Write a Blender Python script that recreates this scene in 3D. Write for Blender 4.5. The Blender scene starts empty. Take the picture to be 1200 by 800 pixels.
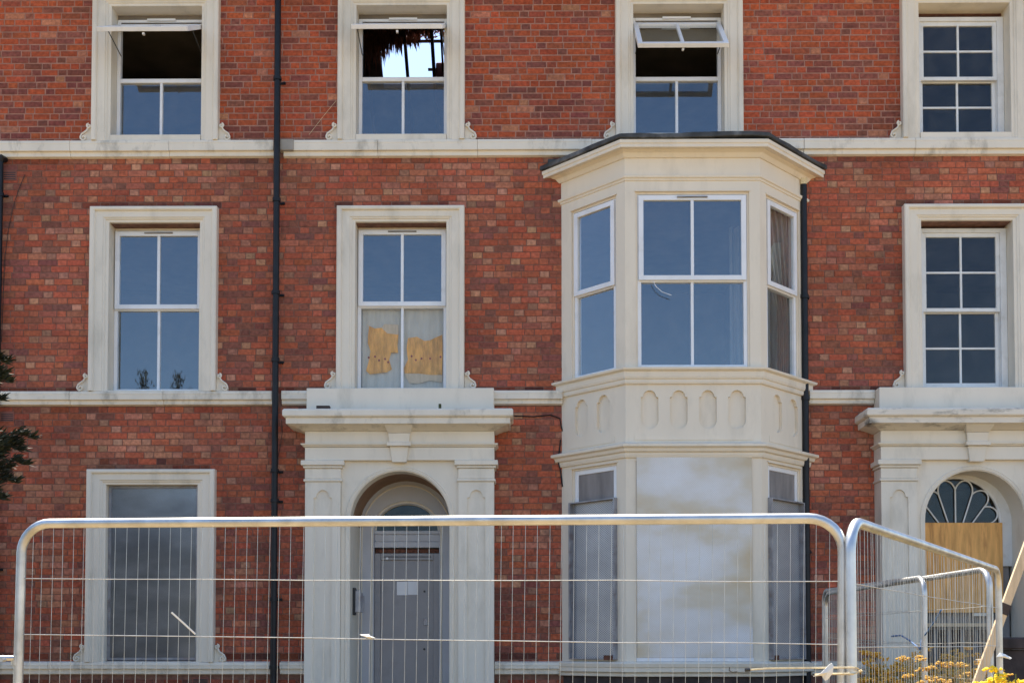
import bpy, math, random
from mathutils import Vector, Matrix, noise as mnoise
random.seed(11)
R = math.radians
scene = bpy.context.scene
col = scene.collection

# ------------------------------------------------------------------ camera, sky, sun, exposure
FPX, DIST, EYE, PITCH, YAW = 1320.0, 13.2, 1.45, R(1.9), R(0.42)
SHIFT = 362 - FPX * math.tan(PITCH)
cam_d = bpy.data.cameras.new('camera')
cam = bpy.data.objects.new('camera', cam_d); col.objects.link(cam)
cam_d.sensor_width = 36.0; cam_d.sensor_fit = 'HORIZONTAL'
cam_d.lens = 36.0 * FPX / 1200.0
cam_d.shift_y = SHIFT / 1200.0
cam_d.clip_start = 0.05; cam_d.clip_end = 2000
cam.location = (0, -DIST, EYE)
cam.rotation_euler = (R(90) + PITCH, 0, YAW)
scene.camera = cam

SUN_EL, SUN_AZ = R(61), R(-24)          # behind the houses, azimuth from +Y towards -X
world = bpy.data.worlds.new('World'); scene.world = world; world.use_nodes = True
wn = world.node_tree.nodes; wl = world.node_tree.links
sky = wn.new('ShaderNodeTexSky'); sky.sky_type = 'NISHITA'; sky.sun_disc = False
sky.sun_elevation = SUN_EL; sky.sun_rotation = SUN_AZ
sky.air_density = 1.0; sky.dust_density = 0.8; sky.ozone_density = 3.0
bg = wn['Background']; bg.inputs['Strength'].default_value = 0.12
wl.new(sky.outputs[0], bg.inputs[0])
sd = bpy.data.lights.new('sun', 'SUN'); sd.energy = 5.0; sd.angle = R(0.5); sd.color = (1, .93, .80)
sun = bpy.data.objects.new('sun', sd); col.objects.link(sun)
to_sun = Vector((math.sin(SUN_AZ) * math.cos(SUN_EL), math.cos(SUN_AZ) * math.cos(SUN_EL), math.sin(SUN_EL)))
sun.rotation_euler = to_sun.to_track_quat('Z', 'Y').to_euler()
sun.location = to_sun * 60
scene.view_settings.view_transform = 'Standard'; scene.view_settings.look = 'None'
scene.view_settings.gamma = 1.0; scene.view_settings.use_curve_mapping = False
scene.view_settings.exposure = 1.3

def P(px, py, y=0.0):
    """point of the plane Y = y that the photograph shows at (px, py)"""
    xc = (px - 600) / FPX; yc = (400 - py + SHIFT) / FPX
    h = math.cos(PITCH) - yc * math.sin(PITCH); up = math.sin(PITCH) + yc * math.cos(PITCH)
    dx = xc * math.cos(YAW) - h * math.sin(YAW); dy = xc * math.sin(YAW) + h * math.cos(YAW)
    t = (y + DIST) / dy
    return Vector((dx * t, y, EYE + up * t))

# ------------------------------------------------------------------ materials
def mat(name, base, rough=.6, metal=0.0, var=.12, scale=6.0, bump=0.0, bscale=60.0, stretch=(1, 1, 1),
        dirt=None, dirt_amt=0.0, dirt_scale=2.0, spec=.5, fine=0.0):
    m = bpy.data.materials.new(name); m.use_nodes = True
    nt = m.node_tree; N = nt.nodes; L = nt.links; b = N['Principled BSDF']
    b.inputs['Roughness'].default_value = rough; b.inputs['Metallic'].default_value = metal
    b.inputs['Specular IOR Level'].default_value = spec
    g = N.new('ShaderNodeNewGeometry'); mp = N.new('ShaderNodeMapping')
    mp.inputs['Scale'].default_value = stretch
    L.new(g.outputs['Position'], mp.inputs['Vector'])
    n1 = N.new('ShaderNodeTexNoise'); n1.inputs['Scale'].default_value = scale; n1.inputs['Detail'].default_value = 6
    L.new(mp.outputs[0], n1.inputs['Vector'])
    rr = N.new('ShaderNodeMapRange'); rr.inputs['To Min'].default_value = 1 - var; rr.inputs['To Max'].default_value = 1 + var
    rr.inputs['From Min'].default_value = .3; rr.inputs['From Max'].default_value = .7
    L.new(n1.outputs[0], rr.inputs[0])
    mul = N.new('ShaderNodeVectorMath'); mul.operation = 'SCALE'
    mul.inputs[0].default_value = base
    L.new(rr.outputs[0], mul.inputs['Scale'])
    out = mul.outputs[0]
    if dirt:
        n2 = N.new('ShaderNodeTexNoise'); n2.inputs['Scale'].default_value = dirt_scale; n2.inputs['Detail'].default_value = 9
        n2.inputs['Roughness'].default_value = .65
        L.new(mp.outputs[0], n2.inputs['Vector'])
        r2 = N.new('ShaderNodeMapRange'); r2.inputs['From Min'].default_value = .52; r2.inputs['From Max'].default_value = .75
        r2.inputs['To Max'].default_value = dirt_amt
        L.new(n2.outputs[0], r2.inputs[0])
        mx = N.new('ShaderNodeMix'); mx.data_type = 'RGBA'
        L.new(r2.outputs[0], mx.inputs['Factor']); L.new(out, mx.inputs['A']); mx.inputs['B'].default_value = (*dirt, 1)
        out = mx.outputs['Result']
    L.new(out, b.inputs['Base Color'])
    if bump:
        n3 = N.new('ShaderNodeTexNoise'); n3.inputs['Scale'].default_value = bscale; n3.inputs['Detail'].default_value = 4
        L.new(g.outputs['Position'], n3.inputs['Vector'])
        bp = N.new('ShaderNodeBump'); bp.inputs['Strength'].default_value = bump; bp.inputs['Distance'].default_value = .006
        L.new(n3.outputs[0], bp.inputs['Height']); L.new(bp.outputs[0], b.inputs['Normal'])
    return m

def brick_mat(name, from_object):
    m = bpy.data.materials.new(name); m.use_nodes = True
    nt = m.node_tree; N = nt.nodes; L = nt.links; b = N['Principled BSDF']
    b.inputs['Roughness'].default_value = .85; b.inputs['Specular IOR Level'].default_value = .25
    if from_object:
        s = N.new('ShaderNodeObjectInfo'); src = s.outputs['Color']
    else:
        s = N.new('ShaderNodeAttribute'); s.attribute_name = 'tone'; src = s.outputs['Color']
    g = N.new('ShaderNodeNewGeometry')
    def noise(sc, det, lo, hi, f0=.3, f1=.7):
        n = N.new('ShaderNodeTexNoise'); n.inputs['Scale'].default_value = sc; n.inputs['Detail'].default_value = det
        L.new(g.outputs['Position'], n.inputs['Vector'])
        r = N.new('ShaderNodeMapRange'); r.inputs['From Min'].default_value = f0; r.inputs['From Max'].default_value = f1
        r.inputs['To Min'].default_value = lo; r.inputs['To Max'].default_value = hi
        L.new(n.outputs[0], r.inputs[0]); return r.outputs[0], n.outputs[0]
    a, _ = noise(.8, 5, .70, 1.20); c, craw = noise(26, 6, .68, 1.3)
    mu = N.new('ShaderNodeMath'); mu.operation = 'MULTIPLY'; L.new(a, mu.inputs[0]); L.new(c, mu.inputs[1])
    v = N.new('ShaderNodeVectorMath'); v.operation = 'SCALE'; L.new(src, v.inputs[0]); L.new(mu.outputs[0], v.inputs['Scale'])
    # soot and lime blooms
    so, _ = noise(4.5, 9, 0, .55, .56, .78)
    m1 = N.new('ShaderNodeMix'); m1.data_type = 'RGBA'; L.new(so, m1.inputs['Factor']); L.new(v.outputs[0], m1.inputs['A'])
    m1.inputs['B'].default_value = (.075, .045, .042, 1)
    li, _ = noise(9.5, 10, 0, .5, .66, .8)
    m2 = N.new('ShaderNodeMix'); m2.data_type = 'RGBA'; L.new(li, m2.inputs['Factor']); L.new(m1.outputs['Result'], m2.inputs['A'])
    m2.inputs['B'].default_value = (.45, .30, .22, 1)
    L.new(m2.outputs['Result'], b.inputs['Base Color'])
    bp = N.new('ShaderNodeBump'); bp.inputs['Strength'].default_value = .55; bp.inputs['Distance'].default_value = .006
    n = N.new('ShaderNodeTexNoise'); n.inputs['Scale'].default_value = 70; n.inputs['Detail'].default_value = 5
    L.new(g.outputs['Position'], n.inputs['Vector']); L.new(n.outputs[0], bp.inputs['Height']); L.new(bp.outputs[0], b.inputs['Normal'])
    return m

def glass_mat(name, ior, tint=(.55, .6, .62), wav=.02, refl=(.84, .93, 1)):
    m = bpy.data.materials.new(name); m.use_nodes = True
    nt = m.node_tree; N = nt.nodes; L = nt.links
    for n in list(N): N.remove(n)
    o = N.new('ShaderNodeOutputMaterial'); mx = N.new('ShaderNodeMixShader')
    t = N.new('ShaderNodeBsdfTransparent'); t.inputs[0].default_value = (*tint, 1)
    gl = N.new('ShaderNodeBsdfGlossy'); gl.inputs['Roughness'].default_value = .015; gl.inputs[0].default_value = (*refl, 1)
    fr = N.new('ShaderNodeFresnel'); fr.inputs[0].default_value = ior
    g = N.new('ShaderNodeNewGeometry'); n = N.new('ShaderNodeTexNoise'); n.inputs['Scale'].default_value = 2.2; n.inputs['Detail'].default_value = 1
    L.new(g.outputs['Position'], n.inputs['Vector'])
    bp = N.new('ShaderNodeBump'); bp.inputs['Strength'].default_value = wav; bp.inputs['Distance'].default_value = .05
    L.new(n.outputs[0], bp.inputs['Height']); L.new(bp.outputs[0], gl.inputs['Normal'])
    ff = N.new('ShaderNodeMath'); ff.operation = 'SUBTRACT'; ff.inputs[0].default_value = 1; L.new(g.outputs['Backfacing'], ff.inputs[1])
    fm = N.new('ShaderNodeMath'); fm.operation = 'MULTIPLY'; L.new(fr.outputs[0], fm.inputs[0]); L.new(ff.outputs[0], fm.inputs[1])
    L.new(fm.outputs[0], mx.inputs[0]); L.new(t.outputs[0], mx.inputs[1]); L.new(gl.outputs[0], mx.inputs[2])
    # thin film of dust on the outside
    df = N.new('ShaderNodeBsdfDiffuse'); df.inputs[0].default_value = (.5, .5, .48, 1)
    n2 = N.new('ShaderNodeTexNoise'); n2.inputs['Scale'].default_value = 7; n2.inputs['Detail'].default_value = 8
    L.new(g.outputs['Position'], n2.inputs['Vector'])
    r2 = N.new('ShaderNodeMapRange'); r2.inputs['From Min'].default_value = .4; r2.inputs['From Max'].default_value = .8
    r2.inputs['To Min'].default_value = .01; r2.inputs['To Max'].default_value = .04
    L.new(n2.outputs[0], r2.inputs[0])
    m2 = N.new('ShaderNodeMixShader'); L.new(r2.outputs[0], m2.inputs[0]); L.new(mx.outputs[0], m2.inputs[1]); L.new(df.outputs[0], m2.inputs[2])
    L.new(m2.outputs[0], o.inputs[0])
    return m

def screen_mat(name, base, rough, hole=.0, metal=.8, var=.25, stain=(.5, .42, .28), stain_amt=.5, pitch=110.0):
    """perforated galvanised steel: staggered punched dots, zinc bloom, rain stains"""
    m = mat(name, base, rough, metal, var, 3.0, .12, 14, (.55, 1, 1.2), stain, stain_amt, 1.25)
    nt = m.node_tree; N = nt.nodes; L = nt.links; b = N['Principled BSDF']
    tc = N.new('ShaderNodeTexCoord'); mp = N.new('ShaderNodeMapping')
    mp.inputs['Rotation'].default_value = (0, R(45), 0); mp.inputs['Scale'].default_value = (pitch, pitch, pitch)
    L.new(tc.outputs['Object'], mp.inputs['Vector'])
    vo = N.new('ShaderNodeTexVoronoi'); vo.inputs['Randomness'].default_value = 0; vo.inputs['Scale'].default_value = 1
    vo.voronoi_dimensions = '2D'
    sx = N.new('ShaderNodeSeparateXYZ'); cb = N.new('ShaderNodeCombineXYZ')
    L.new(mp.outputs[0], sx.inputs[0]); L.new(sx.outputs['X'], cb.inputs['X']); L.new(sx.outputs['Z'], cb.inputs['Y'])
    L.new(cb.outputs[0], vo.inputs['Vector'])
    lt = N.new('ShaderNodeMath'); lt.operation = 'LESS_THAN'; lt.inputs[1].default_value = hole
    L.new(vo.outputs['Distance'], lt.inputs[0])
    src = b.inputs['Base Color'].links[0].from_socket
    mx = N.new('ShaderNodeMix'); mx.data_type = 'RGBA'; L.new(lt.outputs[0], mx.inputs['Factor'])
    L.new(src, mx.inputs['A']); mx.inputs['B'].default_value = (.20, .20, .22, 1)
    L.new(mx.outputs['Result'], b.inputs['Base Color'])
    return m

M = {}
M['brick'] = brick_mat('brick_red', False); M['brick_piece'] = brick_mat('brick_red_piece', True)
M['mortar_low'] = mat('mortar_dark', (.20, .10, .072), .95, var=.3, scale=14, bump=.4)
M['mortar_up'] = mat('mortar_pale', (.36, .18, .13), .95, var=.25, scale=14, bump=.4)
M['paint'] = mat('cream_masonry_paint', (.76, .69, .575), .62, var=.05, scale=3, bump=.10, bscale=40, stretch=(1, 1, .35), dirt=(.36, .33, .26), dirt_amt=.45, dirt_scale=3.2)
M['paint_worn'] = mat('worn_cream_paint', (.76, .69, .575), .65, var=.06, scale=4, bump=.2, bscale=25, stretch=(1, 1, .5), dirt=(.20, .18, .14), dirt_amt=.75, dirt_scale=4.5)
M['cornice_black'] = mat('blackened_cornice_paint', (.75, .68, .57), .7, var=.06, scale=4, bump=.25, bscale=25, stretch=(.7, 1, 2.2), dirt=(.06, .055, .045), dirt_amt=1.0, dirt_scale=4.2)
M['paint_bay'] = mat('bay_cream_paint', (.78, .69, .555), .6, var=.04, scale=2.5, bump=.08, bscale=30, stretch=(1, 1, .3), dirt=(.4, .35, .27), dirt_amt=.4, dirt_scale=2.6)
M['upvc'] = mat('white_plastic', (.80, .80, .81), .3, var=.04, scale=4, dirt=(.5, .48, .43), dirt_amt=.35, dirt_scale=5)
M['white_wood'] = mat('white_gloss_wood', (.74, .74, .72), .4, var=.06, scale=5, bump=.08, dirt=(.4, .37, .3), dirt_amt=.4, dirt_scale=6)
M['glass2'] = glass_mat('double_glazing', 2.45, (.95, .96, .96))
M['glass0'] = glass_mat('thin_clear_glass', 1.42, (.93, .94, .93), wav=.0)
M['glass1'] = glass_mat('single_glazing', 1.55, (.8, .82, .82), wav=.04, refl=(.95, .97, 1))
M['lead'] = mat('roof_lead', (.055, .056, .056), .7, .2, .5, 7, .6, 18, dirt=(.26, .27, .28), dirt_amt=.8, dirt_scale=3)
M['pipe'] = mat('black_iron_paint', (.011, .012, .015), .45, spec=.3, var=.3, scale=8, bump=.15, bscale=30)
M['galv'] = mat('galvanised_tube', (.58, .58, .57), .42, .95, .18, 9, .06, 50, dirt=(.3, .29, .27), dirt_amt=.5, dirt_scale=7)
M['wire'] = mat('galvanised_wire', (.50, .50, .48), .45, .8, .2, 12)
M['screen_dark'] = screen_mat('grey_steel_sheet', (.36, .36, .37), .24, .3, .7, .35, (.22, .21, .19), .7)
def pale_screen():
    m = screen_mat('perforated_steel_painted_reflection', (.7, .7, .7), .4, .24, .15, .08, (.4, .34, .25), .5, 70)
    N = m.node_tree.nodes; L = m.node_tree.links
    dots = [q for q in N if q.type == 'MIX' and abs(q.inputs['B'].default_value[0] - .2) < .01][0]
    dots.inputs['B'].default_value = (.44, .43, .42, 1)
    g = N.new('ShaderNodeNewGeometry'); mp = N.new('ShaderNodeMapping'); mp.inputs['Scale'].default_value = (.7, 1, 1.25); mp.inputs['Location'].default_value = (3.1, 0, 1.7)
    n = N.new('ShaderNodeTexNoise'); n.inputs['Scale'].default_value = 1.5; n.inputs['Detail'].default_value = 5; n.inputs['Roughness'].default_value = .5; n.inputs['Distortion'].default_value = .1
    L.new(g.outputs['Position'], mp.inputs[0]); L.new(mp.outputs[0], n.inputs['Vector'])
    cr = N.new('ShaderNodeValToRGB'); e = cr.color_ramp.elements  # blurred reflection of the surroundings, with dirt, painted into the colour
    e[0].position = .32; e[0].color = (.74, .73, .74, 1); e[1].position = .64; e[1].color = (.56, .43, .26, 1)
    x = e.new(.45); x.color = (.68, .64, .60, 1); x = e.new(.53); x.color = (.62, .54, .42, 1)
    L.new(n.outputs[0], cr.inputs[0]); L.new(cr.outputs[0], dots.inputs['A'])
    return m
M['screen_pale'] = pale_screen()
M['screen_grey'] = screen_mat('grey_perforated_steel', (.43, .435, .45), .42, .33, .5, .15, (.3, .29, .28), .5, 55)
M['screen_rim'] = mat('screen_rim_steel', (.30, .30, .32), .5, .5, .25, 8, dirt=(.16, .07, .04), dirt_amt=.7, dirt_scale=9)
M['rust'] = mat('rusty_angle', (.13, .05, .03), .9, .1, .5, 30, .5)
M['hatch'] = mat('weathered_grey_board', (.24, .22, .21), .85, var=.25, scale=9, bump=.3, stretch=(1, 1, .2))
M['ply'] = mat('plywood', (.76, .39, .115), .7, var=.22, scale=6, bump=.2, stretch=(3.5, 1, .5), dirt=(.40, .17, .05), dirt_amt=.9, dirt_scale=5)
M['timber'] = mat('sawn_timber', (.62, .47, .30), .75, var=.2, scale=9, bump=.2, stretch=(3, 3, .4))
M['door'] = mat('grey_steel_door', (.26, .25, .26), .45, .2, .08, 3, .05, 20, dirt=(.13, .12, .12), dirt_amt=.5, dirt_scale=3)
M['door_frame'] = mat('lilac_grey_gloss', (.47, .47, .50), .45, var=.07, scale=4, dirt=(.3, .29, .28), dirt_amt=.4)
M['porch'] = mat('brown_porch_paint', (.26, .15, .085), .75, var=.18, scale=4, bump=.2)
M['paper'] = mat('white_paper', (.78, .78, .8), .8, var=.04)
M['dark'] = mat('black_plastic', (.02, .02, .022), .5, var=.2)
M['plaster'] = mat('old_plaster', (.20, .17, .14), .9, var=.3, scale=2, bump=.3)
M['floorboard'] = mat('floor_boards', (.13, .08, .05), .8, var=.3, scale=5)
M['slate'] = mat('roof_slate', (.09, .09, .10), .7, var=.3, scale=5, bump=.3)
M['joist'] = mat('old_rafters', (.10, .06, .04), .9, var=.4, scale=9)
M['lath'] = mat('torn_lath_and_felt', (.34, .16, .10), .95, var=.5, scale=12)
M['net'] = mat('grey_net_curtain', (.66, .62, .57), .9, var=.08, scale=8, stretch=(3, 1, .5))
M['yellow'] = mat('yellow_curtain', (.88, .45, .12), .9, var=.35, scale=7, stretch=(3, 1, .7), dirt=(.55, .22, .06), dirt_amt=.85, dirt_scale=5)
M['pinkhem'] = mat('faded_curtain_hem', (.74, .58, .42), .9, var=.12, scale=9, stretch=(4, 1, .6))
M['spot'] = mat('printed_flower', (.30, .06, .06), .9, var=.2)
M['curtain'] = mat('grey_beige_curtain', (.32, .32, .30), .9, var=.15, scale=6, stretch=(4, 4, .5))
M['bark'] = mat('bark', (.08, .055, .04), .95, var=.4, scale=12, bump=.6)
M['conifer'] = mat('cypress_foliage', (.022, .026, .011), .75, var=.5, scale=5)
M['leaf'] = mat('tree_leaves', (.05, .075, .02), .7, var=.5, scale=4)
M['stalk'] = mat('ragwort_stalk', (.10, .12, .035), .8, var=.4, scale=12)
M['flower'] = mat('ragwort_flower', (.56, .31, .03), .8, var=.25, scale=20)
M['flower_sunlit'] = mat('sunlit_ragwort_flower', (.85, .60, .02), .8, var=.2, scale=20)  # brighter copy of the ragwort yellow, sunshine put into the colour
M['grass'] = mat('dry_grass_ground', (.28, .20, .10), .95, var=.35, scale=1.2, bump=.6, bscale=20, dirt=(.20, .15, .06), dirt_amt=.7, dirt_scale=.5)
M['asphalt'] = mat('asphalt', (.10, .098, .095), .9, var=.2, scale=3, bump=.3, bscale=90)
M['stone'] = mat('step_stone', (.33, .30, .26), .85, var=.2, scale=5, bump=.3)
M['sooty'] = mat('sooty_stone', (.055, .04, .036), .9, var=.4, scale=6, bump=.5)
M['rope'] = mat('cream_rope', (.66, .55, .35), .85, var=.25, scale=60)
M['blue_rope'] = mat('blue_rope', (.04, .11, .27), .7, var=.4, scale=60)
M['plastic'] = mat('white_plastic_scrap', (.80, .78, .72), .6, var=.08)
M['terracotta'] = mat('terracotta', (.23, .085, .06), .9, var=.2, scale=9, bump=.3)
M['moss'] = mat('moss', (.05, .06, .025), .95, var=.4, scale=20)

# ------------------------------------------------------------------ mesh helpers
class MB:
    def __init__(s): s.v = []; s.f = []; s.m = []; s.cur = 0
    def add(s, vs, fs):
        o = len(s.v); s.v += [tuple(p) for p in vs]
        for f in fs: s.f.append(tuple(i + o for i in f)); s.m.append(s.cur)
        return s
    def hexa(s, p):   # p: bottom 4 (ccw from above), top 4
        return s.add(p, [(3, 2, 1, 0), (4, 5, 6, 7), (0, 1, 5, 4), (1, 2, 6, 5), (2, 3, 7, 6), (3, 0, 4, 7)])
    def box(s, x0, x1, y0, y1, z0, z1):
        return s.hexa([(x0, y0, z0), (x1, y0, z0), (x1, y1, z0), (x0, y1, z0), (x0, y0, z1), (x1, y0, z1), (x1, y1, z1), (x0, y1, z1)])
    def loft(s, loops, closed=True, caps=True):
        n = len(loops[0]); o = len(s.v)
        for l in loops: s.v += [tuple(p) for p in l]
        for i in range(len(loops) - 1):
            for j in range(n if closed else n - 1):
                a = o + i * n + j; b = o + i * n + (j + 1) % n
                s.f.append((a, b, b + n, a + n)); s.m.append(s.cur)
        if caps and closed:
            s.f.append(tuple(o + j for j in reversed(range(n)))); s.m.append(s.cur)
            k = o + (len(loops) - 1) * n
            s.f.append(tuple(k + j for j in range(n))); s.m.append(s.cur)
        return s
    def prism(s, pts, off):
        off = Vector(off)
        return s.loft([pts, [tuple(Vector(p) + off) for p in pts]])
    def tube(s, path, r, n=8, caps=True):
        path = [Vector(p) for p in path]; rs = r if isinstance(r, (list, tuple)) else [r] * len(path)
        t0 = (path[1] - path[0]).normalized()
        up = Vector((0, 0, 1)) if abs(t0.z) < .9 else Vector((1, 0, 0))
        nrm = t0.cross(up).normalized(); loops = []
        for i, p in enumerate(path):
            if i == 0: t = t0
            elif i == len(path) - 1: t = (p - path[i - 1]).normalized()
            else: t = ((path[i + 1] - p).normalized() + (p - path[i - 1]).normalized()).normalized()
            nrm = (nrm - t * nrm.dot(t)).normalized(); bi = t.cross(nrm)
            loops.append([p + (nrm * math.cos(2 * math.pi * k / n) + bi * math.sin(2 * math.pi * k / n)) * rs[i] for k in range(n)])
        return s.loft(loops, True, caps)
    def build(s, name, mats, parent=None, smooth=False, bevel=0.0, tag=None):
        me = bpy.data.meshes.new(name); me.from_pydata(s.v, [], s.f)
        for m in (mats if isinstance(mats, (list, tuple)) else [mats]): me.materials.append(M[m] if isinstance(m, str) else m)
        if any(s.m): me.polygons.foreach_set('material_index', s.m)
        import bmesh
        bm = bmesh.new(); bm.from_mesh(me); bmesh.ops.recalc_face_normals(bm, faces=bm.faces); bm.to_mesh(me); bm.free()
        if smooth:
            me.polygons.foreach_set('use_smooth', [True] * len(me.polygons))
            me.set_sharp_from_angle(angle=R(40))
        me.update()
        o = bpy.data.objects.new(name, me); col.objects.link(o); o.parent = parent
        if bevel:
            b = o.modifiers.new('bevel', 'BEVEL'); b.width = bevel; b.segments = 1; b.limit_method = 'ANGLE'; b.angle_limit = R(35)
        return o

def thing(o, label, cat, group=None):
    o['label'] = label; o['category'] = cat
    if group: o['group'] = group
    return o
def empty(name, loc=(0, 0, 0)):
    o = bpy.data.objects.new(name, None); o.location = loc; col.objects.link(o); o.empty_display_size = .2
    return o
def struct(o): o['kind'] = 'structure'; return o

def plate_hole(mb, rect, outline, front, back, to3):
    """flat plate (rect) with a star-shaped hole; to3(u, v, d) maps plate coords to space"""
    x0, x1, z0, z1 = rect
    cx = sum(p[0] for p in outline) / len(outline); cz = sum(p[1] for p in outline) / len(outline)
    pts = list(outline)
    def angle(p): return math.atan2(p[1] - cz, p[0] - cx)
    arr = sorted(pts, key=angle)
    def hit(a):   # radius of the outline at angle a
        for i in range(len(arr)):
            p, q = arr[i], arr[(i + 1) % len(arr)]
            dx, dz = math.cos(a), math.sin(a); ex, ez = q[0] - p[0], q[1] - p[1]
            den = dx * ez - dz * ex
            if abs(den) < 1e-12: continue
            t = ((p[0] - cx) * ez - (p[1] - cz) * ex) / den; u = ((p[0] - cx) * dz - (p[1] - cz) * dx) / den
            if t > 0 and -1e-9 <= u <= 1 + 1e-9: return (cx + dx * t, cz + dz * t)
    for c in ((x0, z0), (x1, z0), (x1, z1), (x0, z1)): arr.append(hit(angle(c)) or c)
    arr = sorted(arr, key=angle)
    def border(p):
        dx, dz = p[0] - cx, p[1] - cz; t = 1e9
        if dx > 1e-12: t = min(t, (x1 - cx) / dx)
        if dx < -1e-12: t = min(t, (x0 - cx) / dx)
        if dz > 1e-12: t = min(t, (z1 - cz) / dz)
        if dz < -1e-12: t = min(t, (z0 - cz) / dz)
        return (cx + dx * t, cz + dz * t)
    n = len(arr); o = len(mb.v)
    bo = [border(p) for p in arr]
    for p in bo: mb.v.append(tuple(to3(p[0], p[1], front)))
    for p in arr: mb.v.append(tuple(to3(p[0], p[1], front)))
    for p in arr: mb.v.append(tuple(to3(p[0], p[1], back)))
    for i in range(n):
        j = (i + 1) % n
        mb.f += [(o + i, o + j, o + n + j, o + n + i), (o + n + i, o + n + j, o + 2 * n + j, o + 2 * n + i)]
        mb.m += [mb.cur, mb.cur]

# ------------------------------------------------------------------ ground
def sheet(name, x0, x1, y0, y1, z, m, n=1):
    mb = MB()
    for i in range(n):
        for j in range(n):
            xa, xb = x0 + (x1 - x0) * i / n, x0 + (x1 - x0) * (i + 1) / n
            ya, yb = y0 + (y1 - y0) * j / n, y0 + (y1 - y0) * (j + 1) / n
            mb.add([(xa, ya, z), (xb, ya, z), (xb, yb, z), (xa, yb, z)], [(0, 1, 2, 3)])
    return struct(mb.build(name, m))
sheet('ground', -500, 500, -500, 500, 0, 'grass')
sheet('road', -200, 200, -30, -22, .004, 'asphalt')
sheet('pavement', -200, 200, -21.9, -19.6, .008, 'stone')

# ------------------------------------------------------------------ the houses
XA, XB, XC = -8.4, -2.868, 3.352
XEND = 8.6
C1, C2, C3, C4 = -4.335, -1.412, 1.885, 5.27
HW = .545
def house(label):
    h = empty('terraced_house'); thing(h, label, 'house', None); return h
HA = house('red brick house bay whose ground floor window is sealed with dark steel sheet, beside cypress')
HB = house('red brick house with white canted bay window, grey steel front door and open top windows')
HC = house('red brick house with boarded arched doorway, fan light and small-paned sash windows')
def house_of(x): return HA if x < XB else (HB if x < XC else HC)

BAY_CX, BAY_WW, BAY_FW, BAY_P = 1.935, 1.445, .756, .68
UPS, MIDS, GRS = 7.49, 4.50, 1.315           # tops of the three string courses
# openings of the brick wall (x0, x1, z0, z1)
OPEN = []
for c in (C1, C2, C3, C4):
    OPEN.append((c - HW, c + HW, 7.58, 9.135))
for c in (C1, C2, C4): OPEN.append((c - HW, c + HW, 4.52, 6.52))
OPEN.append((C1 - HW, C1 + HW, 1.33, 3.405))
OPEN.append((BAY_CX - 1.28, BAY_CX + 1.28, 1.2, 6.9))
OPEN.append((-1.395 - .62, -1.395 + .62, .3, 3.56)); OPEN.append((5.25 - .62, 5.25 + .62, .3, 3.56))
WALL_TOP = 10.05

# areas where no brick is laid (behind trim): slightly inside the trim outlines
NOBRICK = []
for c in (C1, C2, C3, C4): NOBRICK.append((c - .73, c + .73, 7.40, 9.30))
for c in (C1, C2, C4): NOBRICK.append((c - .73, c + .73, 4.4, 6.665))
NOBRICK.append((C1 - .73, C1 + .73, 1.2, 3.57))
NOBRICK.append((BAY_CX - 1.42, BAY_CX + 1.42, 1.2, 7.1))
for c in (-1.395, 5.25): NOBRICK.append((c - 1.05, c + 1.05, 0, 4.48))
for s in (UPS, MIDS, GRS): NOBRICK.append((XA, XEND, s - .165, s - .03))

def wall_sheet(h, x0, x1, z0, z1, m, name='front_wall', parent=None):
    """mortar face with openings, back face and jambs"""
    ops = [(max(a, x0), min(b, x1), max(c, z0), min(d, z1)) for a, b, c, d in OPEN if a < x1 and b > x0 and c < z1 and d > z0]
    xs = sorted({x0, x1, *[o[0] for o in ops], *[o[1] for o in ops]}); zs = sorted({z0, z1, *[o[2] for o in ops], *[o[3] for o in ops]})
    mb = MB(); YF, YB = .0045, .33
    for i in range(len(xs) - 1):
        for j in range(len(zs) - 1):
            mx, mz = (xs[i] + xs[i + 1]) / 2, (zs[j] + zs[j + 1]) / 2
            if any(a < mx < b and c < mz < d for a, b, c, d in ops): continue
            for y in (YF, YB):
                mb.add([(xs[i], y, zs[j]), (xs[i + 1], y, zs[j]), (xs[i + 1], y, zs[j + 1]), (xs[i], y, zs[j + 1])], [(0, 1, 2, 3)])
    for a, b, c, d in ops:
        mb.add([(a, YF, c), (b, YF, c), (b, YF, d), (a, YF, d), (a, YB, c), (b, YB, c), (b, YB, d), (a, YB, d)],
               [(0, 1, 5, 4), (1, 2, 6, 5), (2, 3, 7, 6), (3, 0, 4, 7)])
    return mb.build(name, m, parent or h)

WALLS = {}
for h, x0, x1 in ((HA, XA, XB), (HB, XB, XC), (HC, XC, XEND)):
    WALLS[h.name, 0] = wall_sheet(h, x0, x1, 0, UPS - .1, 'mortar_low')
    WALLS[h.name, 1] = wall_sheet(h, x0, x1, UPS - .1, WALL_TOP, 'mortar_up', 'upper_wall')

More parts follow.
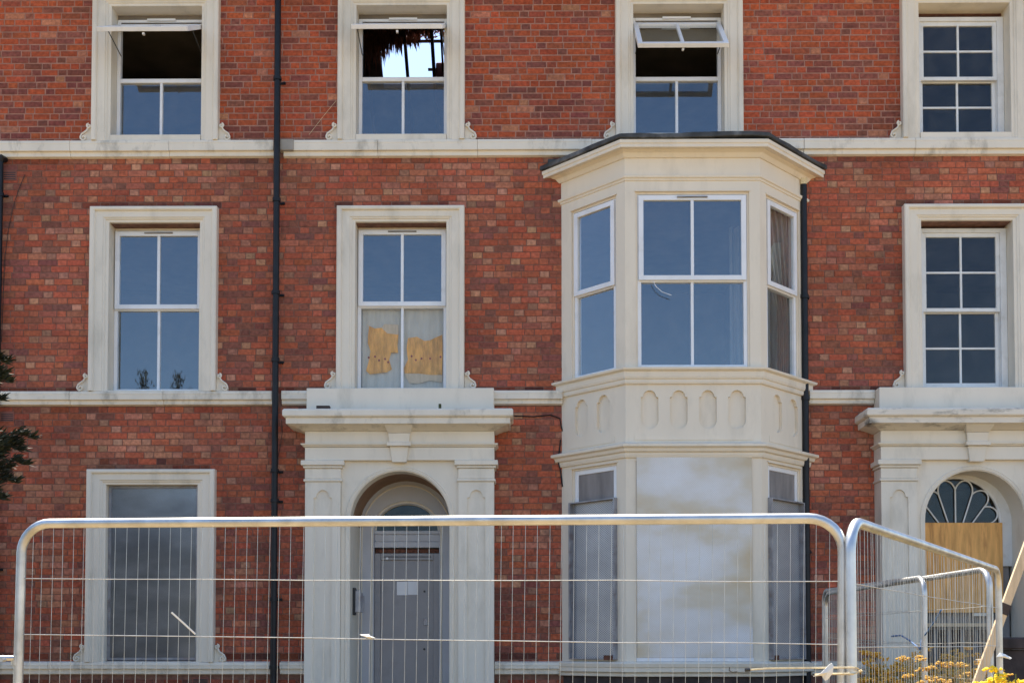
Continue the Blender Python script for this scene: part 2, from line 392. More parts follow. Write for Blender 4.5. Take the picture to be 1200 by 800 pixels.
# bricks in Flemish bond, every brick real geometry
def tone_of(up, header, x, z):
    r = random.random()
    if up:
        if r < .16: c = (.25, .080, .056)
        elif r < .36: c = (.34, .086, .046)
        elif r < .41: c = (.46, .18, .10)
        else: c = (.42, .090, .037)
    elif header:
        if r < .20: c = (.45, .215, .130)
        elif r < .33: c = (.36, .165, .105)
        elif r < .43: c = (.26, .095, .066)
        else: c = (.42, .114, .061)
    else:
        if r < .07: c = (.24, .085, .062)
        elif r < .26: c = (.34, .108, .066)
        elif r < .32: c = (.43, .145, .083)
        else: c = (.41, .104, .053)
    k = random.uniform(.88, 1.12)
    # soot-blackened and repaired patches of wall
    pn = mnoise.fractal(Vector((x * .9, 3.7, z * 1.1)), 1.0, 2.0, 4)
    if pn > .08 and random.random() < min(.3, pn * .9): c = (.24, .072, .052) if up else (.26, .088, .062)
    elif pn < -.15 and not up and random.random() < .3: c = (.44, .175, .105)
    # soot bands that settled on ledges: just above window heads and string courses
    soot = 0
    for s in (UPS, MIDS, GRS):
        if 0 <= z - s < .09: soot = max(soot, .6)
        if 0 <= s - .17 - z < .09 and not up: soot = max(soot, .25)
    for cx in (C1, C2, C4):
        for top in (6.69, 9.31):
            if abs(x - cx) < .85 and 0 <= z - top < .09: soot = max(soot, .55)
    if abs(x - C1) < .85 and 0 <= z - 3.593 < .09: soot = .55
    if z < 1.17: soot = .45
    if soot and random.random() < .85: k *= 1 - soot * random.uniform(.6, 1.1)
    return tuple(min(.6, ch * k * random.uniform(.93, 1.07)) for ch in c) + (1,)

bricks = {HA.name: [], HB.name: [], HC.name: []}
CH = .0765
def course(z0, z1, up):
    j = .0060 if not up else .011
    row = int(round(z0 / CH))
    x = XA - random.uniform(0, .02) - (0 if row % 2 else .169)
    header = False
    cuts = [n for n in NOBRICK if n[2] < (z0 + z1) / 2 < n[3]]
    while x < XEND:
        w = (.1125 if header else .225) * (random.uniform(.97, 1.03) if not up else random.uniform(.9, 1.1))
        segs = [(max(x, XA), min(x + w - j, XEND))]
        for n in cuts:
            out = []
            for a, b in segs:
                if n[1] <= a or n[0] >= b: out.append((a, b)); continue
                if a < n[0]: out.append((a, n[0]))
                if b > n[1]: out.append((n[1], b))
            segs = out
        for a, b in segs:
            if b - a < .02: continue
            full = abs((b - a) - (w - j)) < 1e-6
            dz = random.uniform(-.0012, .0012)
            bricks[house_of((a + b) / 2).name].append((a, b, z0 + dz + j / 2, z1 + dz - j / 2, header, full, up, tone_of(up, header, (a + b) / 2, (z0 + z1) / 2)))
        x += w; header = not header
z = .2
while z < WALL_TOP - CH:
    course(z, z + CH, z > UPS - .05); z += CH

def brick_mesh(name, m):
    # unit brick with a chamfered arris; x, z in -.5 .. .5, y 0 (face) .. 1
    c = .5; e = .478; ez = .445
    v = [(-c, .35, -c), (c, .35, -c), (c, .35, c), (-c, .35, c), (-e, 0, -ez), (e, 0, -ez), (e, 0, ez), (-e, 0, ez), (-c, 1, -c), (c, 1, -c), (c, 1, c), (-c, 1, c)]
    f = [(4, 5, 6, 7), (0, 1, 5, 4), (1, 2, 6, 5), (2, 3, 7, 6), (3, 0, 4, 7), (8, 9, 1, 0), (9, 10, 2, 1), (10, 11, 3, 2), (11, 8, 0, 3)]
    me = bpy.data.meshes.new(name); me.from_pydata(v, [], f); me.materials.append(M[m]); return me, v, f
UNIT, UV_, UF_ = brick_mesh('brick', 'brick_piece')
for h in (HA, HB, HC):
    bl = bricks[h.name]
    def size_key(b):
        x, zz = (b[0] + b[1]) / 2, (b[2] + b[3]) / 2
        vis = -6.0 < x < 6.0 and 3.35 < zz < 8.9 and b[5] and not b[4]
        return (0 if vis else 1, abs(x) * .6 + abs(zz - 4))
    order = sorted(range(len(bl)), key=lambda i: size_key(bl[i]))
    single = set(order[:290])
    for up in (0, 1):
        V = []; Fc = []; T = []
        par = WALLS[h.name, up]
        for i, (a, b, z0, z1, hd, full, u, tone) in enumerate(bl):
            if int(u) != up: continue
            proud = random.uniform(-.0016, .0022); cx, cz = (a + b) / 2, (z0 + z1) / 2
            if i in single:
                o = bpy.data.objects.new('brick', UNIT); col.objects.link(o); o.parent = par
                o.location = (cx, proud, cz); o.scale = (b - a, .02, z1 - z0)
                o.rotation_euler = (random.uniform(-.01, .01), random.uniform(-.004, .004), random.uniform(-.006, .006))
                o.color = tone; continue
            t1, t2 = random.uniform(-.004, .004), random.uniform(-.01, .01)
            o = len(V)
            for (px, py, pz) in UV_:
                xx, zz = px * (b - a), pz * (z1 - z0)
                V.append((cx + xx - t1 * zz, proud + py * .02 + t2 * zz, cz + zz + t1 * xx))
                T.append(tone)
            Fc += [tuple(k + o for k in f) for f in UF_]
        if not V: continue
        me = bpy.data.meshes.new('brickwork'); me.from_pydata(V, [], Fc); me.materials.append(M['brick'])
        at = me.color_attributes.new('tone', 'FLOAT_COLOR', 'POINT')
        at.data.foreach_set('color', [c for t in T for c in t])
        o = bpy.data.objects.new('brickwork', me); col.objects.link(o); o.parent = par; o['kind'] = 'stuff'

# side, back walls, floors, partitions and roof
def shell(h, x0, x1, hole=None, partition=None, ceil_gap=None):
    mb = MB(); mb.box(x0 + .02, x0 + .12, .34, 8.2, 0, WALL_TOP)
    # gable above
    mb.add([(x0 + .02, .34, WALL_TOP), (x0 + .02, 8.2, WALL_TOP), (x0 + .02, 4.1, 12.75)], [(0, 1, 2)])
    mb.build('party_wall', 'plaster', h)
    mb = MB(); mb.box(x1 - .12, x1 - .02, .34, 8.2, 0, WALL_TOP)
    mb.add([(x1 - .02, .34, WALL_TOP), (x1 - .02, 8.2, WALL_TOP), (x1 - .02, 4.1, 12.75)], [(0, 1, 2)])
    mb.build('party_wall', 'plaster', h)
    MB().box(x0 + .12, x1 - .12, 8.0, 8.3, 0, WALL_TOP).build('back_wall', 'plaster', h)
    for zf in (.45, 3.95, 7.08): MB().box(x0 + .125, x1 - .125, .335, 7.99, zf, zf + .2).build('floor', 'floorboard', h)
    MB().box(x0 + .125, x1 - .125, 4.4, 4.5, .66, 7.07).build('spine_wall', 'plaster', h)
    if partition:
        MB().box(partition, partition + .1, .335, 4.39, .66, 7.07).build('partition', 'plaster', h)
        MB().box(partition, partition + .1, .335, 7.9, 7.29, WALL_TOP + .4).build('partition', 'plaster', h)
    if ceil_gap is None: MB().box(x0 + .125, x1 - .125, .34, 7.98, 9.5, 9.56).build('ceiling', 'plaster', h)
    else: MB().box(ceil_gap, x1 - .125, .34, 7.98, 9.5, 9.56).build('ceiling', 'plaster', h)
    # roof, front and rear slopes
    def slope(t): return 12.9 - .7 * abs(t - 4.1)
    mb = MB()
    mb.prism([(x0, -.42, slope(-.42)), (x0, 4.1, 12.9), (x0, 4.1, 12.98), (x0, -.42, slope(-.42) + .08)], (x1 - x0, 0, 0))
    def rear(xa, xb, ya, yb): mb.prism([(xa, ya, slope(ya)), (xa, yb, slope(yb)), (xa, yb, slope(yb) + .08), (xa, ya, slope(ya) + .08)], (xb - xa, 0, 0))
    if hole:
        a, b, c, d = hole; rear(x0, x1, 4.1, c); rear(x0, a, c, d); rear(b, x1, c, d); rear(x0, x1, d, 8.6)
    else: rear(x0, x1, 4.1, 8.6)
    rf = mb.build('roof', 'slate', h)
    n = int((x1 - x0) / .42)
    for i in range(n):
        xr = x0 + .2 + i * .42
        if hole and hole[0] - .1 < xr < hole[1]: continue
        for ya, yb in ((0.2, 4.0), (4.2, 8.4)):
            MB().prism([(xr, ya, slope(ya) - .13), (xr, yb, slope(yb) - .13), (xr, yb, slope(yb) - .005), (xr, ya, slope(ya) - .005)], (.045, 0, 0)).build('rafter', 'joist', rf)
    MB().box(x0 + .01, x1 - .01, -.36, .0, WALL_TOP - .42, WALL_TOP - .25).build('eaves_cornice', 'paint', h)
    MB().box(x0 + .01, x1 - .01, -.5, -.365, WALL_TOP - .4, WALL_TOP - .27).build('gutter', 'pipe', h)
    return rf
shell(HA, XA, XB)
roofB = shell(HB, XB, XC, hole=(-2.40, -1.22, 5.5, 6.32), partition=.30, ceil_gap=.41)
shell(HC, XC, XEND)
# torn lath and felt hanging in the hole of the roof
mb = MB()
for k in range(1500):
    u = random.random() ** 1.25; x = -2.62 + u * 1.6
    y = 5.50 + random.uniform(-.25, .12); zt = 12.9 - .7 * (y - 4.1) + .05
    ln = (.62 * max(0, 1 - u * 1.7) + .08 + .05 * math.sin(x * 23) + .12 * math.exp(-((x + 1.75) / .1) ** 2)) * random.uniform(.4, 1.1)
    w = random.uniform(.008, .045); dx = random.uniform(-.07, .07); dy = random.uniform(-.1, .1)
    mb.add([(x, y, zt), (x + w, y + .02, zt), (x + w * .6 + dx, y + dy, zt - ln), (x + dx * .5, y + dy * .5, zt - ln * .6)], [(0, 1, 2, 3)])
o = mb.build('torn_lath', 'lath', roofB); o['kind'] = 'stuff'; o['label'] = 'ragged lath and felt hanging below the roof hole'
for xr, w in ((-1.98, .05), (-1.52, .055), (-1.35, .03)):
    MB().prism([(xr, 5.2, 11.97), (xr, 7.8, 10.15), (xr, 7.8, 10.27), (xr, 5.2, 12.10)], (w, 0, 0)).build('rafter', 'joist', roofB)

for ya, za, x0_, x1_ in ((5.62, 11.83, -2.4, -1.2), (6.02, 11.55, -1.60, -1.2), (6.18, 11.44, -2.4, -1.75)):
    MB().box(x0_, x1_, ya, ya + .05, za - .03, za).build('batten', 'joist', roofB)
MB().box(-1.46, -1.18, 5.95, 6.2, 10.9, 11.62).build('chimney_stub', 'terracotta', roofB, bevel=.02)
# string courses
def string(h, x0, x1, top, d=(.125, .055), y0=.0):
    a, b = d
    prof = [(y0, top + .012), (-.075, top), (-.082, top - .035), (-.078, top - .04), (-.078, top - a), (-.045, top - a - .003), (-.045, top - a - b), (y0, top - a - b - .012)]
    xa = x0
    while xa < x1 - .01:      # laid in lengths with open joints
        xb = xa + random.uniform(1.1, 1.7)
        if xb > x1 - .5: xb = x1
        dy, dz = random.uniform(-.002, .002), random.uniform(-.002, .002)
        MB().loft([[(q, p[0] + dy * (p[0] < -.01), p[1] + dz) for p in prof] for q in (xa, xb - .003)]).build('string_course', 'paint_worn', h, bevel=.003)
        xa = xb
string(HA, XA, XB - .05, UPS); string(HB, XB + .06, XC - .002, UPS); string(HC, XC + .002, XEND, UPS)
MB().box(XB + .02, XB + .19, -.092, -.001, UPS - .13, UPS + .004).build('string_patch', 'stone', HB, bevel=.008)
string(HA, XA, XB - .05, MIDS, (.1, .05)); string(HB, XB + .06, -2.492, MIDS, (.1, .05)); string(HB, -.318, .50, MIDS, (.1, .05)); string(HC, XC + .04, 4.158, MIDS, (.1, .05))
string(HA, XA, XB - .05, GRS, (.075, .06)); string(HB, XB + .06, -2.5, GRS, (.075, .06)); string(HB, -.30, .46, GRS, (.075, .06)); string(HC, XC + .04, 4.14, GRS, (.075, .06))

# architraves
APROF = [(-.004, .20), (-.004, -.035), (.03, -.040), (.036, -.052), (.055, -.056), (.06, -.066), (.145, -.068), (.152, -.088), (.166, -.096), (.196, -.096), (.21, -.088), (.212, .003)]
def architrave(h, cx, z0, z1, prof=APROF):
    loops = []
    for k in range(4):
        sx = -1 if k < 2 else 1
        loops.append([(cx + sx * (HW - .002 + d), y, z0 if k in (0, 3) else z1 + d * .82) for d, y in prof])
    # head slightly shallower than the sides, as built
    return MB().loft(loops).build('architrave', 'paint', h, bevel=.003)
def scroll(h, cx, z0, side):
    """S-scroll bracket at the foot of an architrave; side -1 left, +1 right"""
    x0 = cx + side * .757; mb = MB(); pts = []
    # from the small upper volute down to the larger lower one
    for i in range(16):
        a = 2.2 * math.pi * i / 15; r = .006 + .024 * i / 15
        pts.append((.030 + r * math.cos(a + .6), .185 + r * math.sin(a + .6)))
    pts += [(.045, .150), (.062, .125), (.090, .105), (.118, .085), (.130, .055)]
    for i in range(16):
        a = -.1 - 2.1 * math.pi * i / 15; r = .036 - .028 * i / 15
        pts.append((.095 + r * math.cos(a), .045 + r * math.sin(a)))
    mb.tube([(x0 + side * u, -.055, z0 + v) for u, v in pts], .0105, 6)
    pl = [(0, 0), (.125, 0), (.132, .05), (.11, .09), (.06, .125), (.04, .17), (.03, .20), (0, .2)]
    mb.prism([(x0 + side * u, -.034, z0 + v) for u, v in pl], (0, .033, 0))
    mb.build('scroll_bracket', 'paint', h, smooth=True)

for h, cx in ((HA, C1), (HB, C2), (HB, C3), (HC, C4)): architrave(h, cx, 7.492, 9.135)
for h, cx in ((HA, C1), (HB, C2), (HC, C4)): architrave(h, cx, 4.502, 6.525)
architrave(HA, C1, 1.318, 3.405)
for z0 in (UPS, MIDS, GRS): scroll(HA, C1, z0, -1); scroll(HA, C1, z0, 1)
scroll(HB, C2, UPS, -1); scroll(HB, C2, UPS, 1); scroll(HB, C2, MIDS + .02, -1); scroll(HB, C2, MIDS + .02, 1); scroll(HB, C3, UPS, -1)
scroll(HC, C4, UPS, -1); scroll(HC, C4, UPS, 1); scroll(HC, C4, MIDS + .02, -1); scroll(HC, C4, MIDS + .02, 1)
# window sills inside the architraves
for h, cx, zz in ((HA, C1, 7.58), (HB, C2, 7.58), (HB, C3, 7.58), (HC, C4, 7.58), (HA, C1, 4.525), (HB, C2, 4.535), (HC, C4, 4.535), (HA, C1, 1.335)):
    MB().hexa([(cx - HW + .009, -.05, zz - .09), (cx + HW - .009, -.05, zz - .09), (cx + HW - .009, .3, zz - .09), (cx - HW + .009, .3, zz - .09),
               (cx - HW + .009, -.05, zz - .012), (cx + HW - .009, -.05, zz - .012), (cx + HW - .009, .3, zz + .012), (cx - HW + .009, .3, zz + .012)]).build('window_sill', 'paint', h)

# ---------------------------------------------------------------- windows
def ring(mb, x0, x1, z0, z1, w, y0, y1, wt=None, wb=None, to3=None):
    """rectangular frame: two stiles, top and bottom rail butted between them"""
    wt = wt or w; wb = wb or w
    T = to3 or (lambda x, y, zz: (x, y, zz))
    def bx(a, b, c, d): mb.hexa([T(a, y0, c), T(b, y0, c), T(b, y1, c), T(a, y1, c), T(a, y0, d), T(b, y0, d), T(b, y1, d), T(a, y1, d)])
    bx(x0, x0 + w, z0, z1); bx(x1 - w, x1, z0, z1); bx(x0 + w, x1 - w, z1 - wt, z1); bx(x0 + w, x1 - w, z0, z0 + wb)
def tbox(mb, T, a, b, y0, y1, c, d): mb.hexa([T(a, y0, c), T(b, y0, c), T(b, y1, c), T(a, y1, c), T(a, y0, d), T(b, y0, d), T(b, y1, d), T(a, y1, d)])
I3 = lambda x, y, zz: (x, y, zz)
def pane(parent, a, b, c, d, y, T=I3, m='glass2'):
    mb = MB(); tbox(mb, T, a, b, y, y + .004, c, d); return mb.build('pane', m, parent)

def upvc(h, x0, x1, z0, z1, zm, y=.15, T=I3, mull=True, parent=None, opened=None, vent=True, name='window', low='glass2'):
    """white plastic window: fixed light below, top-hung light above (shut, or open by `opened` radians)"""
    xm = (x0 + x1) / 2
    mb = MB(); ring(mb, x0, x1, z0, z1, .042, y, y + .07, .035, .035, T); tbox(mb, T, x0 + .042, x1 - .042, y + .001, y + .069, zm - .028, zm + .022)
    w = mb.build(name, 'upvc', parent or h, bevel=.003)
    # lower glazing bead, mullion and panes
    a, b, c, d = x0 + .042, x1 - .042, z0 + .035, zm - .028
    if mull:
        mb = MB(); tbox(mb, T, xm - .016, xm + .016, y + .008, y + .06, c, d); mb.build('glazing_bar', 'upvc', w, bevel=.003)
        pane(w, a, xm - .016, c, d, y + .03, T, low); pane(w, xm + .016, b, c, d, y + .03, T, low)
    else: pane(w, a, b, c, d, y + .03, T)
    # upper light
    ua, ub, uc, ud = x0 + .012, x1 - .012, zm - .012 - (.055 if opened else 0), z1 - .018
    if opened is None:
        Tu = T
    else:
        hz, hy = ud, y - .012; slip = .065
        def Tu(xx, yy, zz):
            dz = zz - hz; dy = yy - hy; s, cc = math.sin(opened), math.cos(opened)
            return (xx, hy + dy * cc + dz * s, hz - slip + dz * cc - dy * s)
    mb = MB(); ring(mb, ua, ub, uc, ud, .055, y - .03, y + .02, .055, .055, Tu)
    us = mb.build('top_light', 'upvc', w, bevel=.003)
    if mull:
        mb = MB(); tbox(mb, Tu, xm - .017, xm + .017, y - .026, y + .014, uc + .055, ud - .055); mb.build('glazing_bar', 'upvc', w, bevel=.003)
        pane(w, ua + .055, xm - .017, uc + .055, ud - .055, y - .006, Tu); pane(w, xm + .017, ub - .055, uc + .055, ud - .055, y - .006, Tu)
    else: pane(w, ua + .055, ub - .055, uc + .055, ud - .055, y - .006, Tu)
    if vent:
        mb = MB(); tbox(mb, T, xm - .17, xm + .17, y - .042 if opened is None else y - .02, (y - .031) if opened is None else y - .002, (ud - .03) if opened is None else z1 - .022, (ud - .014) if opened is None else z1 + .004)
        mb.build('trickle_vent', 'hatch' if opened is None else 'upvc', w)
    if opened is not None:
        for xx in (ua + .03, ub - .03):   # friction stays
            p = Tu(xx, y + .02, uc + .3); MB().tube([(xx, y + .02, hz - .42), p], .006, 5).build('stay', 'dark', w)
        p = Tu(xm, y + .03, uc + .03); MB().box(xm - .012, xm + .012, p[1] - .01, p[1] + .02, p[2] - .03, p[2] - .005).build('handle', 'upvc', w)
    return w
upvc(HA, C1 - HW + .009, C1 + HW - .009, 4.54, 6.49, 5.545)
upvc(HB, C2 - HW + .009, C2 + HW - .009, 4.55, 6.50, 5.575, low='glass0')
upvc(HA, C1 - HW + .009, C1 + HW - .009, 7.592, 9.07, 8.325, opened=R(59))
upvc(HB, C2 - HW + .009, C2 + HW - .009, 7.592, 9.07, 8.335, opened=R(60))
upvc(HB, C3 - HW + .009, C3 + HW - .009, 7.592, 9.07, 8.325, opened=R(45))
for h, cx in ((HA, C1), (HB, C2), (HB, C3)): MB().box(cx - HW + .009, cx + HW - .009, .165, .29, 9.072, 9.132).build('head_packer', 'plaster', h)
for h, cx, zz in ((HA, C1, 6.492), (HB, C2, 6.502)): MB().box(cx - HW + .009, cx + HW - .009, .158, .29, zz, 6.522).build('head_packer', 'paint', h)

def box_sash(h, cx, z0, z1, zm, y=.14):
    x0, x1 = cx - HW + .009, cx + HW - .009
    mb = MB(); ring(mb, x0, x1, z0, z1, .075, y, y + .12, .05, .04)
    w = mb.build('window', 'white_wood', h, bevel=.003)
    for (a, c, d, yy, nm) in ((x0 + .075, zm - .02, z1 - .05, y + .02, 'upper_sash'), (x0 + .075, z0 + .04, zm + .02, y + .065, 'lower_sash')):
        b = x1 - .075; mb = MB(); ring(mb, a, b, c, d, .045, yy, yy + .04, .05, .055 if nm == 'lower_sash' else .045)
        mb.build(nm, 'white_wood', w, bevel=.003)
        ia, ib, ic, id_ = a + .045, b - .045, c + (.055 if nm == 'lower_sash' else .045), d - .05
        xm, zc = (ia + ib) / 2, (ic + id_) / 2
        MB().box(xm - .012, xm + .012, yy + .004, yy + .034, ic, id_).build('glazing_bar', 'white_wood', w)
        MB().box(ia, xm - .012, yy + .006, yy + .032, zc - .011, zc + .011).build('glazing_bar', 'white_wood', w)
        MB().box(xm + .012, ib, yy + .006, yy + .032, zc - .011, zc + .011).build('glazing_bar', 'white_wood', w)
        for pa, pb in ((ia, xm - .012), (xm + .012, ib)):
            for pc, pd in ((ic, zc - .011), (zc + .011, id_)): pane(w, pa, pb, pc, pd, yy + .018, m='glass1')
    return w
box_sash(HC, C4, 7.592, 9.06, 8.315)
box_sash(HC, C4, 4.548, 6.49, 5.51)

# torn curtain behind the lower lights over the left doorway
yC = .215
mb = MB(); n = 40
for k in range(n):
    xa = C2 - .49 + .98 * k / n; xb = C2 - .49 + .98 * (k + 1) / n
    ya, yb = yC + .02 + .006 * math.sin(k * 1.3), yC + .02 + .006 * math.sin((k + 1) * 1.3)
    mb.add([(xa, ya, 4.56), (xb, yb, 4.56), (xb, yb, 5.56), (xa, ya, 5.56)], [(0, 1, 2, 3)])
mb.build('net_curtain', 'net', HB)
def cloth(outline, y, m, spots=()):
    mb = MB(); pts = [P(px, py, y) for px, py in outline]
    mb.prism([tuple(p) for p in pts], (0, .003, 0)); mb.cur = 1
    for px, py, r in spots:
        c = P(px, py, y - .002); mb.prism([(c.x + r * math.cos(a), c.y, c.z + r * 1.2 * math.sin(a)) for a in [k * math.pi / 3.5 for k in range(7)]], (0, .0015, 0))
    return mb.build('torn_curtain', [m, 'spot'], HB)
def zz(o):   # zoom pixel (923 wide crop of 400..550) to photograph pixel
    return [(400 + x / 6.153, 340 + y / 6.153) for x, y in o]
cloth(zz([(200, 260), (185, 250), (240, 275), (290, 270), (310, 245), (360, 255), (410, 250), (412, 330), (405, 400), (410, 450), (360, 450), (345, 500), (365, 570), (330, 590), (250, 600), (205, 605), (178, 580), (195, 520), (210, 440), (190, 380), (193, 320)]), yC, 'yellow',
      [(*zz([p])[0], .012) for p in ((198, 485), (243, 478), (272, 505), (315, 495), (337, 518))])
cloth(zz([(480, 345), (545, 335), (600, 365), (640, 360), (680, 340), (728, 320), (730, 420), (728, 610), (640, 610), (560, 600), (455, 598), (452, 560), (480, 500), (470, 420)]), yC, 'yellow',
      [(*zz([p])[0], .012) for p in ((507, 475), (537, 502), (578, 492), (640, 492), (715, 480))])
cloth(zz([(455, 600), (560, 602), (728, 612), (726, 665), (640, 650), (560, 672), (490, 668), (470, 630)]), yC + .002, 'pinkhem')
cloth(zz([(290, 270), (312, 243), (412, 248), (410, 320), (330, 310)]), yC - .004, 'pinkhem')

# metal sheet over the ground-floor window of house A
mb = MB(); mb.box(C1 - .505, C1 + .505, .06, .065, 1.35, 3.395); sc = mb.build('security_screen', 'screen_dark', HA)
mb = MB(); ring(mb, C1 - .535, C1 + .535, 1.338, 3.40, .03, .045, .075); mb.build('screen_frame', 'screen_rim', HA)

# ---------------------------------------------------------------- bay window
bayroot = None
def bay_path(o):
    t = math.tan(R(22.5)); r2 = math.sqrt(2)
    return [(BAY_CX - BAY_WW - o * r2 + 0.0, 0.0), (BAY_CX - BAY_FW - o * t, -BAY_P - o), (BAY_CX + BAY_FW + o * t, -BAY_P - o), (BAY_CX + BAY_WW + o * r2, 0.0)]
def bay_sweep(name, prof, m='paint_bay', parent=None, bevel=.003, smooth=False):
    loops = [[(bay_path(o)[k][0], bay_path(o)[k][1], zz_) for o, zz_ in prof] for k in range(4)]
    return MB().loft(loops).build(name, m, parent, bevel=bevel, smooth=smooth)
FACES = []
pp = bay_path(0)
for k in range(3):
    a = Vector((*pp[k], 0)); b = Vector((*pp[k + 1], 0)); d = (b - a); L_ = d.length; d.normalize()
    nrm = Vector((d.y, -d.x, 0))
    def T(s, y, zv, a=a, d=d, nrm=nrm): v = a + d * s - nrm * y; return (v.x, v.y, zv)
    FACES.append((T, L_))
TB = .12
def mitre(k, s_end, L): pass
mb = MB()
WINS = []
for k, (T, L) in enumerate(FACES):
    if k == 1: w0, w1 = .118, L - .118
    elif k == 0: w0, w1 = L * .165, L * .865
    else: w0, w1 = L * .135, L * .835
    WINS.append((w0, w1))
    for (zlo, zhi, o0, o1) in ((1.30, 3.62, 1.345, 3.56), (4.42, 6.80, 4.605, 6.605)):
        tbox(mb, T, 0, w0, 0, TB, zlo, zhi); tbox(mb, T, w1, L, 0, TB, zlo, zhi)
        tbox(mb, T, w0, w1, 0.0, TB, zlo, o0); tbox(mb, T, w0, w1, 0.0, TB, o1, zhi)
    # apron with arched niches
    n = 4 if k == 1 else 2
    e0, e1 = (.105, L - .105) if k == 1 else (.14, L - .16) if k == 0 else (.16, L - .14)
    tbox(mb, T, 0, e0, 0, TB, 3.62, 4.42); tbox(mb, T, e1, L, 0, TB, 3.62, 4.42)
    cw = (e1 - e0) / n
    for i in range(n):
        cx = e0 + cw * (i + .5); hw, sh, zb, zt = .098, .074, 3.925, 4.36
        out = []
        for q in range(9): an = math.pi * q / 8; out.append((cx + sh * math.cos(an), zt - .075 + .075 * math.sin(an)))
        out.append((cx - hw, zt - .080)); out.append((cx - hw, zb + .09))
        for q in range(1, 8): an = math.pi + math.pi * q / 8; out.append((cx + hw * math.cos(an), zb + .09 + .09 * math.sin(an)))
        out.append((cx + hw, zb + .09)); out.append((cx + hw, zt - .080))
        plate_hole(mb, (cx - cw / 2, cx + cw / 2, 3.62, 4.42), out, 0, .036, lambda u, v, d_, T=T: T(u, d_, v))
        o_ = len(mb.v)
    tbox(mb, T, e0, e1, .0362, TB, 3.62, 4.42)
    # raised border strips of the apron: thin ledges
    tbox(mb, T, e0 - .004, e1 + .004, -.006, -.0005, 3.80, 3.862)
bay = mb.build('bay_window', 'paint_bay', HB, bevel=0)
bay['label'] = 'two-storey canted bay in cream painted stone and wood'
bay_sweep('sill_moulding', [(0, 4.425), (.022, 4.425), (.03, 4.445), (.03, 4.475), (.045, 4.485), (.045, 4.495), (.05, 4.505), (.05, 4.56), (.085, 4.575), (.09, 4.600), (0, 4.612), (-.05, 4.60), (-.05, 4.43)], parent=bay)
bay_sweep('band_moulding', [(0, 3.60), (.02, 3.60), (.03, 3.63), (.03, 3.655), (.055, 3.665), (.065, 3.70), (.095, 3.715), (.095, 3.745), (0, 3.775), (-.05, 3.77), (-.05, 3.605)], parent=bay)
bay_sweep('frieze_moulding', [(0, 6.725), (.012, 6.73), (.015, 6.75), (.03, 6.757), (.035, 6.785), (0, 6.792), (-.04, 6.79), (-.04, 6.73)], parent=bay)
bay_sweep('frieze', [(-.06, 6.795), (.004, 6.793), (.004, 7.0), (-.06, 7.0)], parent=bay)
bay_sweep('cornice', [(-.05, 6.985), (.02, 6.985), (.035, 7.005), (.05, 7.03), (.085, 7.045), (.09, 7.052), (.155, 7.046), (.155, 7.085), (.165, 7.09), (.165, 7.13), (.15, 7.138), (-.05, 7.138)], parent=bay)
# lead roof with an uneven turned-down edge
loops = []
NP = 14
pthA = [Vector((*p, 0)) for p in bay_path(.185)]; pthB = [Vector((*p, 0)) for p in bay_path(.175)]
def resamp(pts):
    out = []
    for k in range(3):
        m_ = 8 if k == 1 else 6
        for i in range(m_): out.append(pts[k].lerp(pts[k + 1], i / m_))
    return out + [pts[3]]
A = resamp(pthA); Bv = resamp(pthB); mb = MB()
for i in range(len(A)):
    w1_ = random.uniform(-.008, .008); lift = .03 * math.exp(-((i - 12.5) / 1.6) ** 2)
    top = 7.192 + w1_ + lift * .6; bot = 7.140 + lift * .8 + random.uniform(-.003, .003)
    a = A[i]; b = Bv[i]
    c = Vector((BAY_CX + (a.x - BAY_CX) * .86, a.y * .8, 0)); e = Vector((BAY_CX + (a.x - BAY_CX) * .80, -.004, 0))
    loops.append([(b.x, b.y, bot), (a.x, a.y, bot), (a.x, a.y, top), (c.x, c.y, top + .03), (e.x, min(-.004, a.y * .02 - .004), 7.36 - .0 * i), (e.x, -.004, 7.142)])
mb.loft(loops); mb.build('lead_roof', 'lead', bay, bevel=.006)
MB().box(.33, .50, -.03, -.002, 7.14, 7.27).build('lead_flashing', 'lead', bay)
MB().box(3.40, 3.58, -.014, -.002, 7.08, 7.19).build('lead_flashing', 'lead', bay)
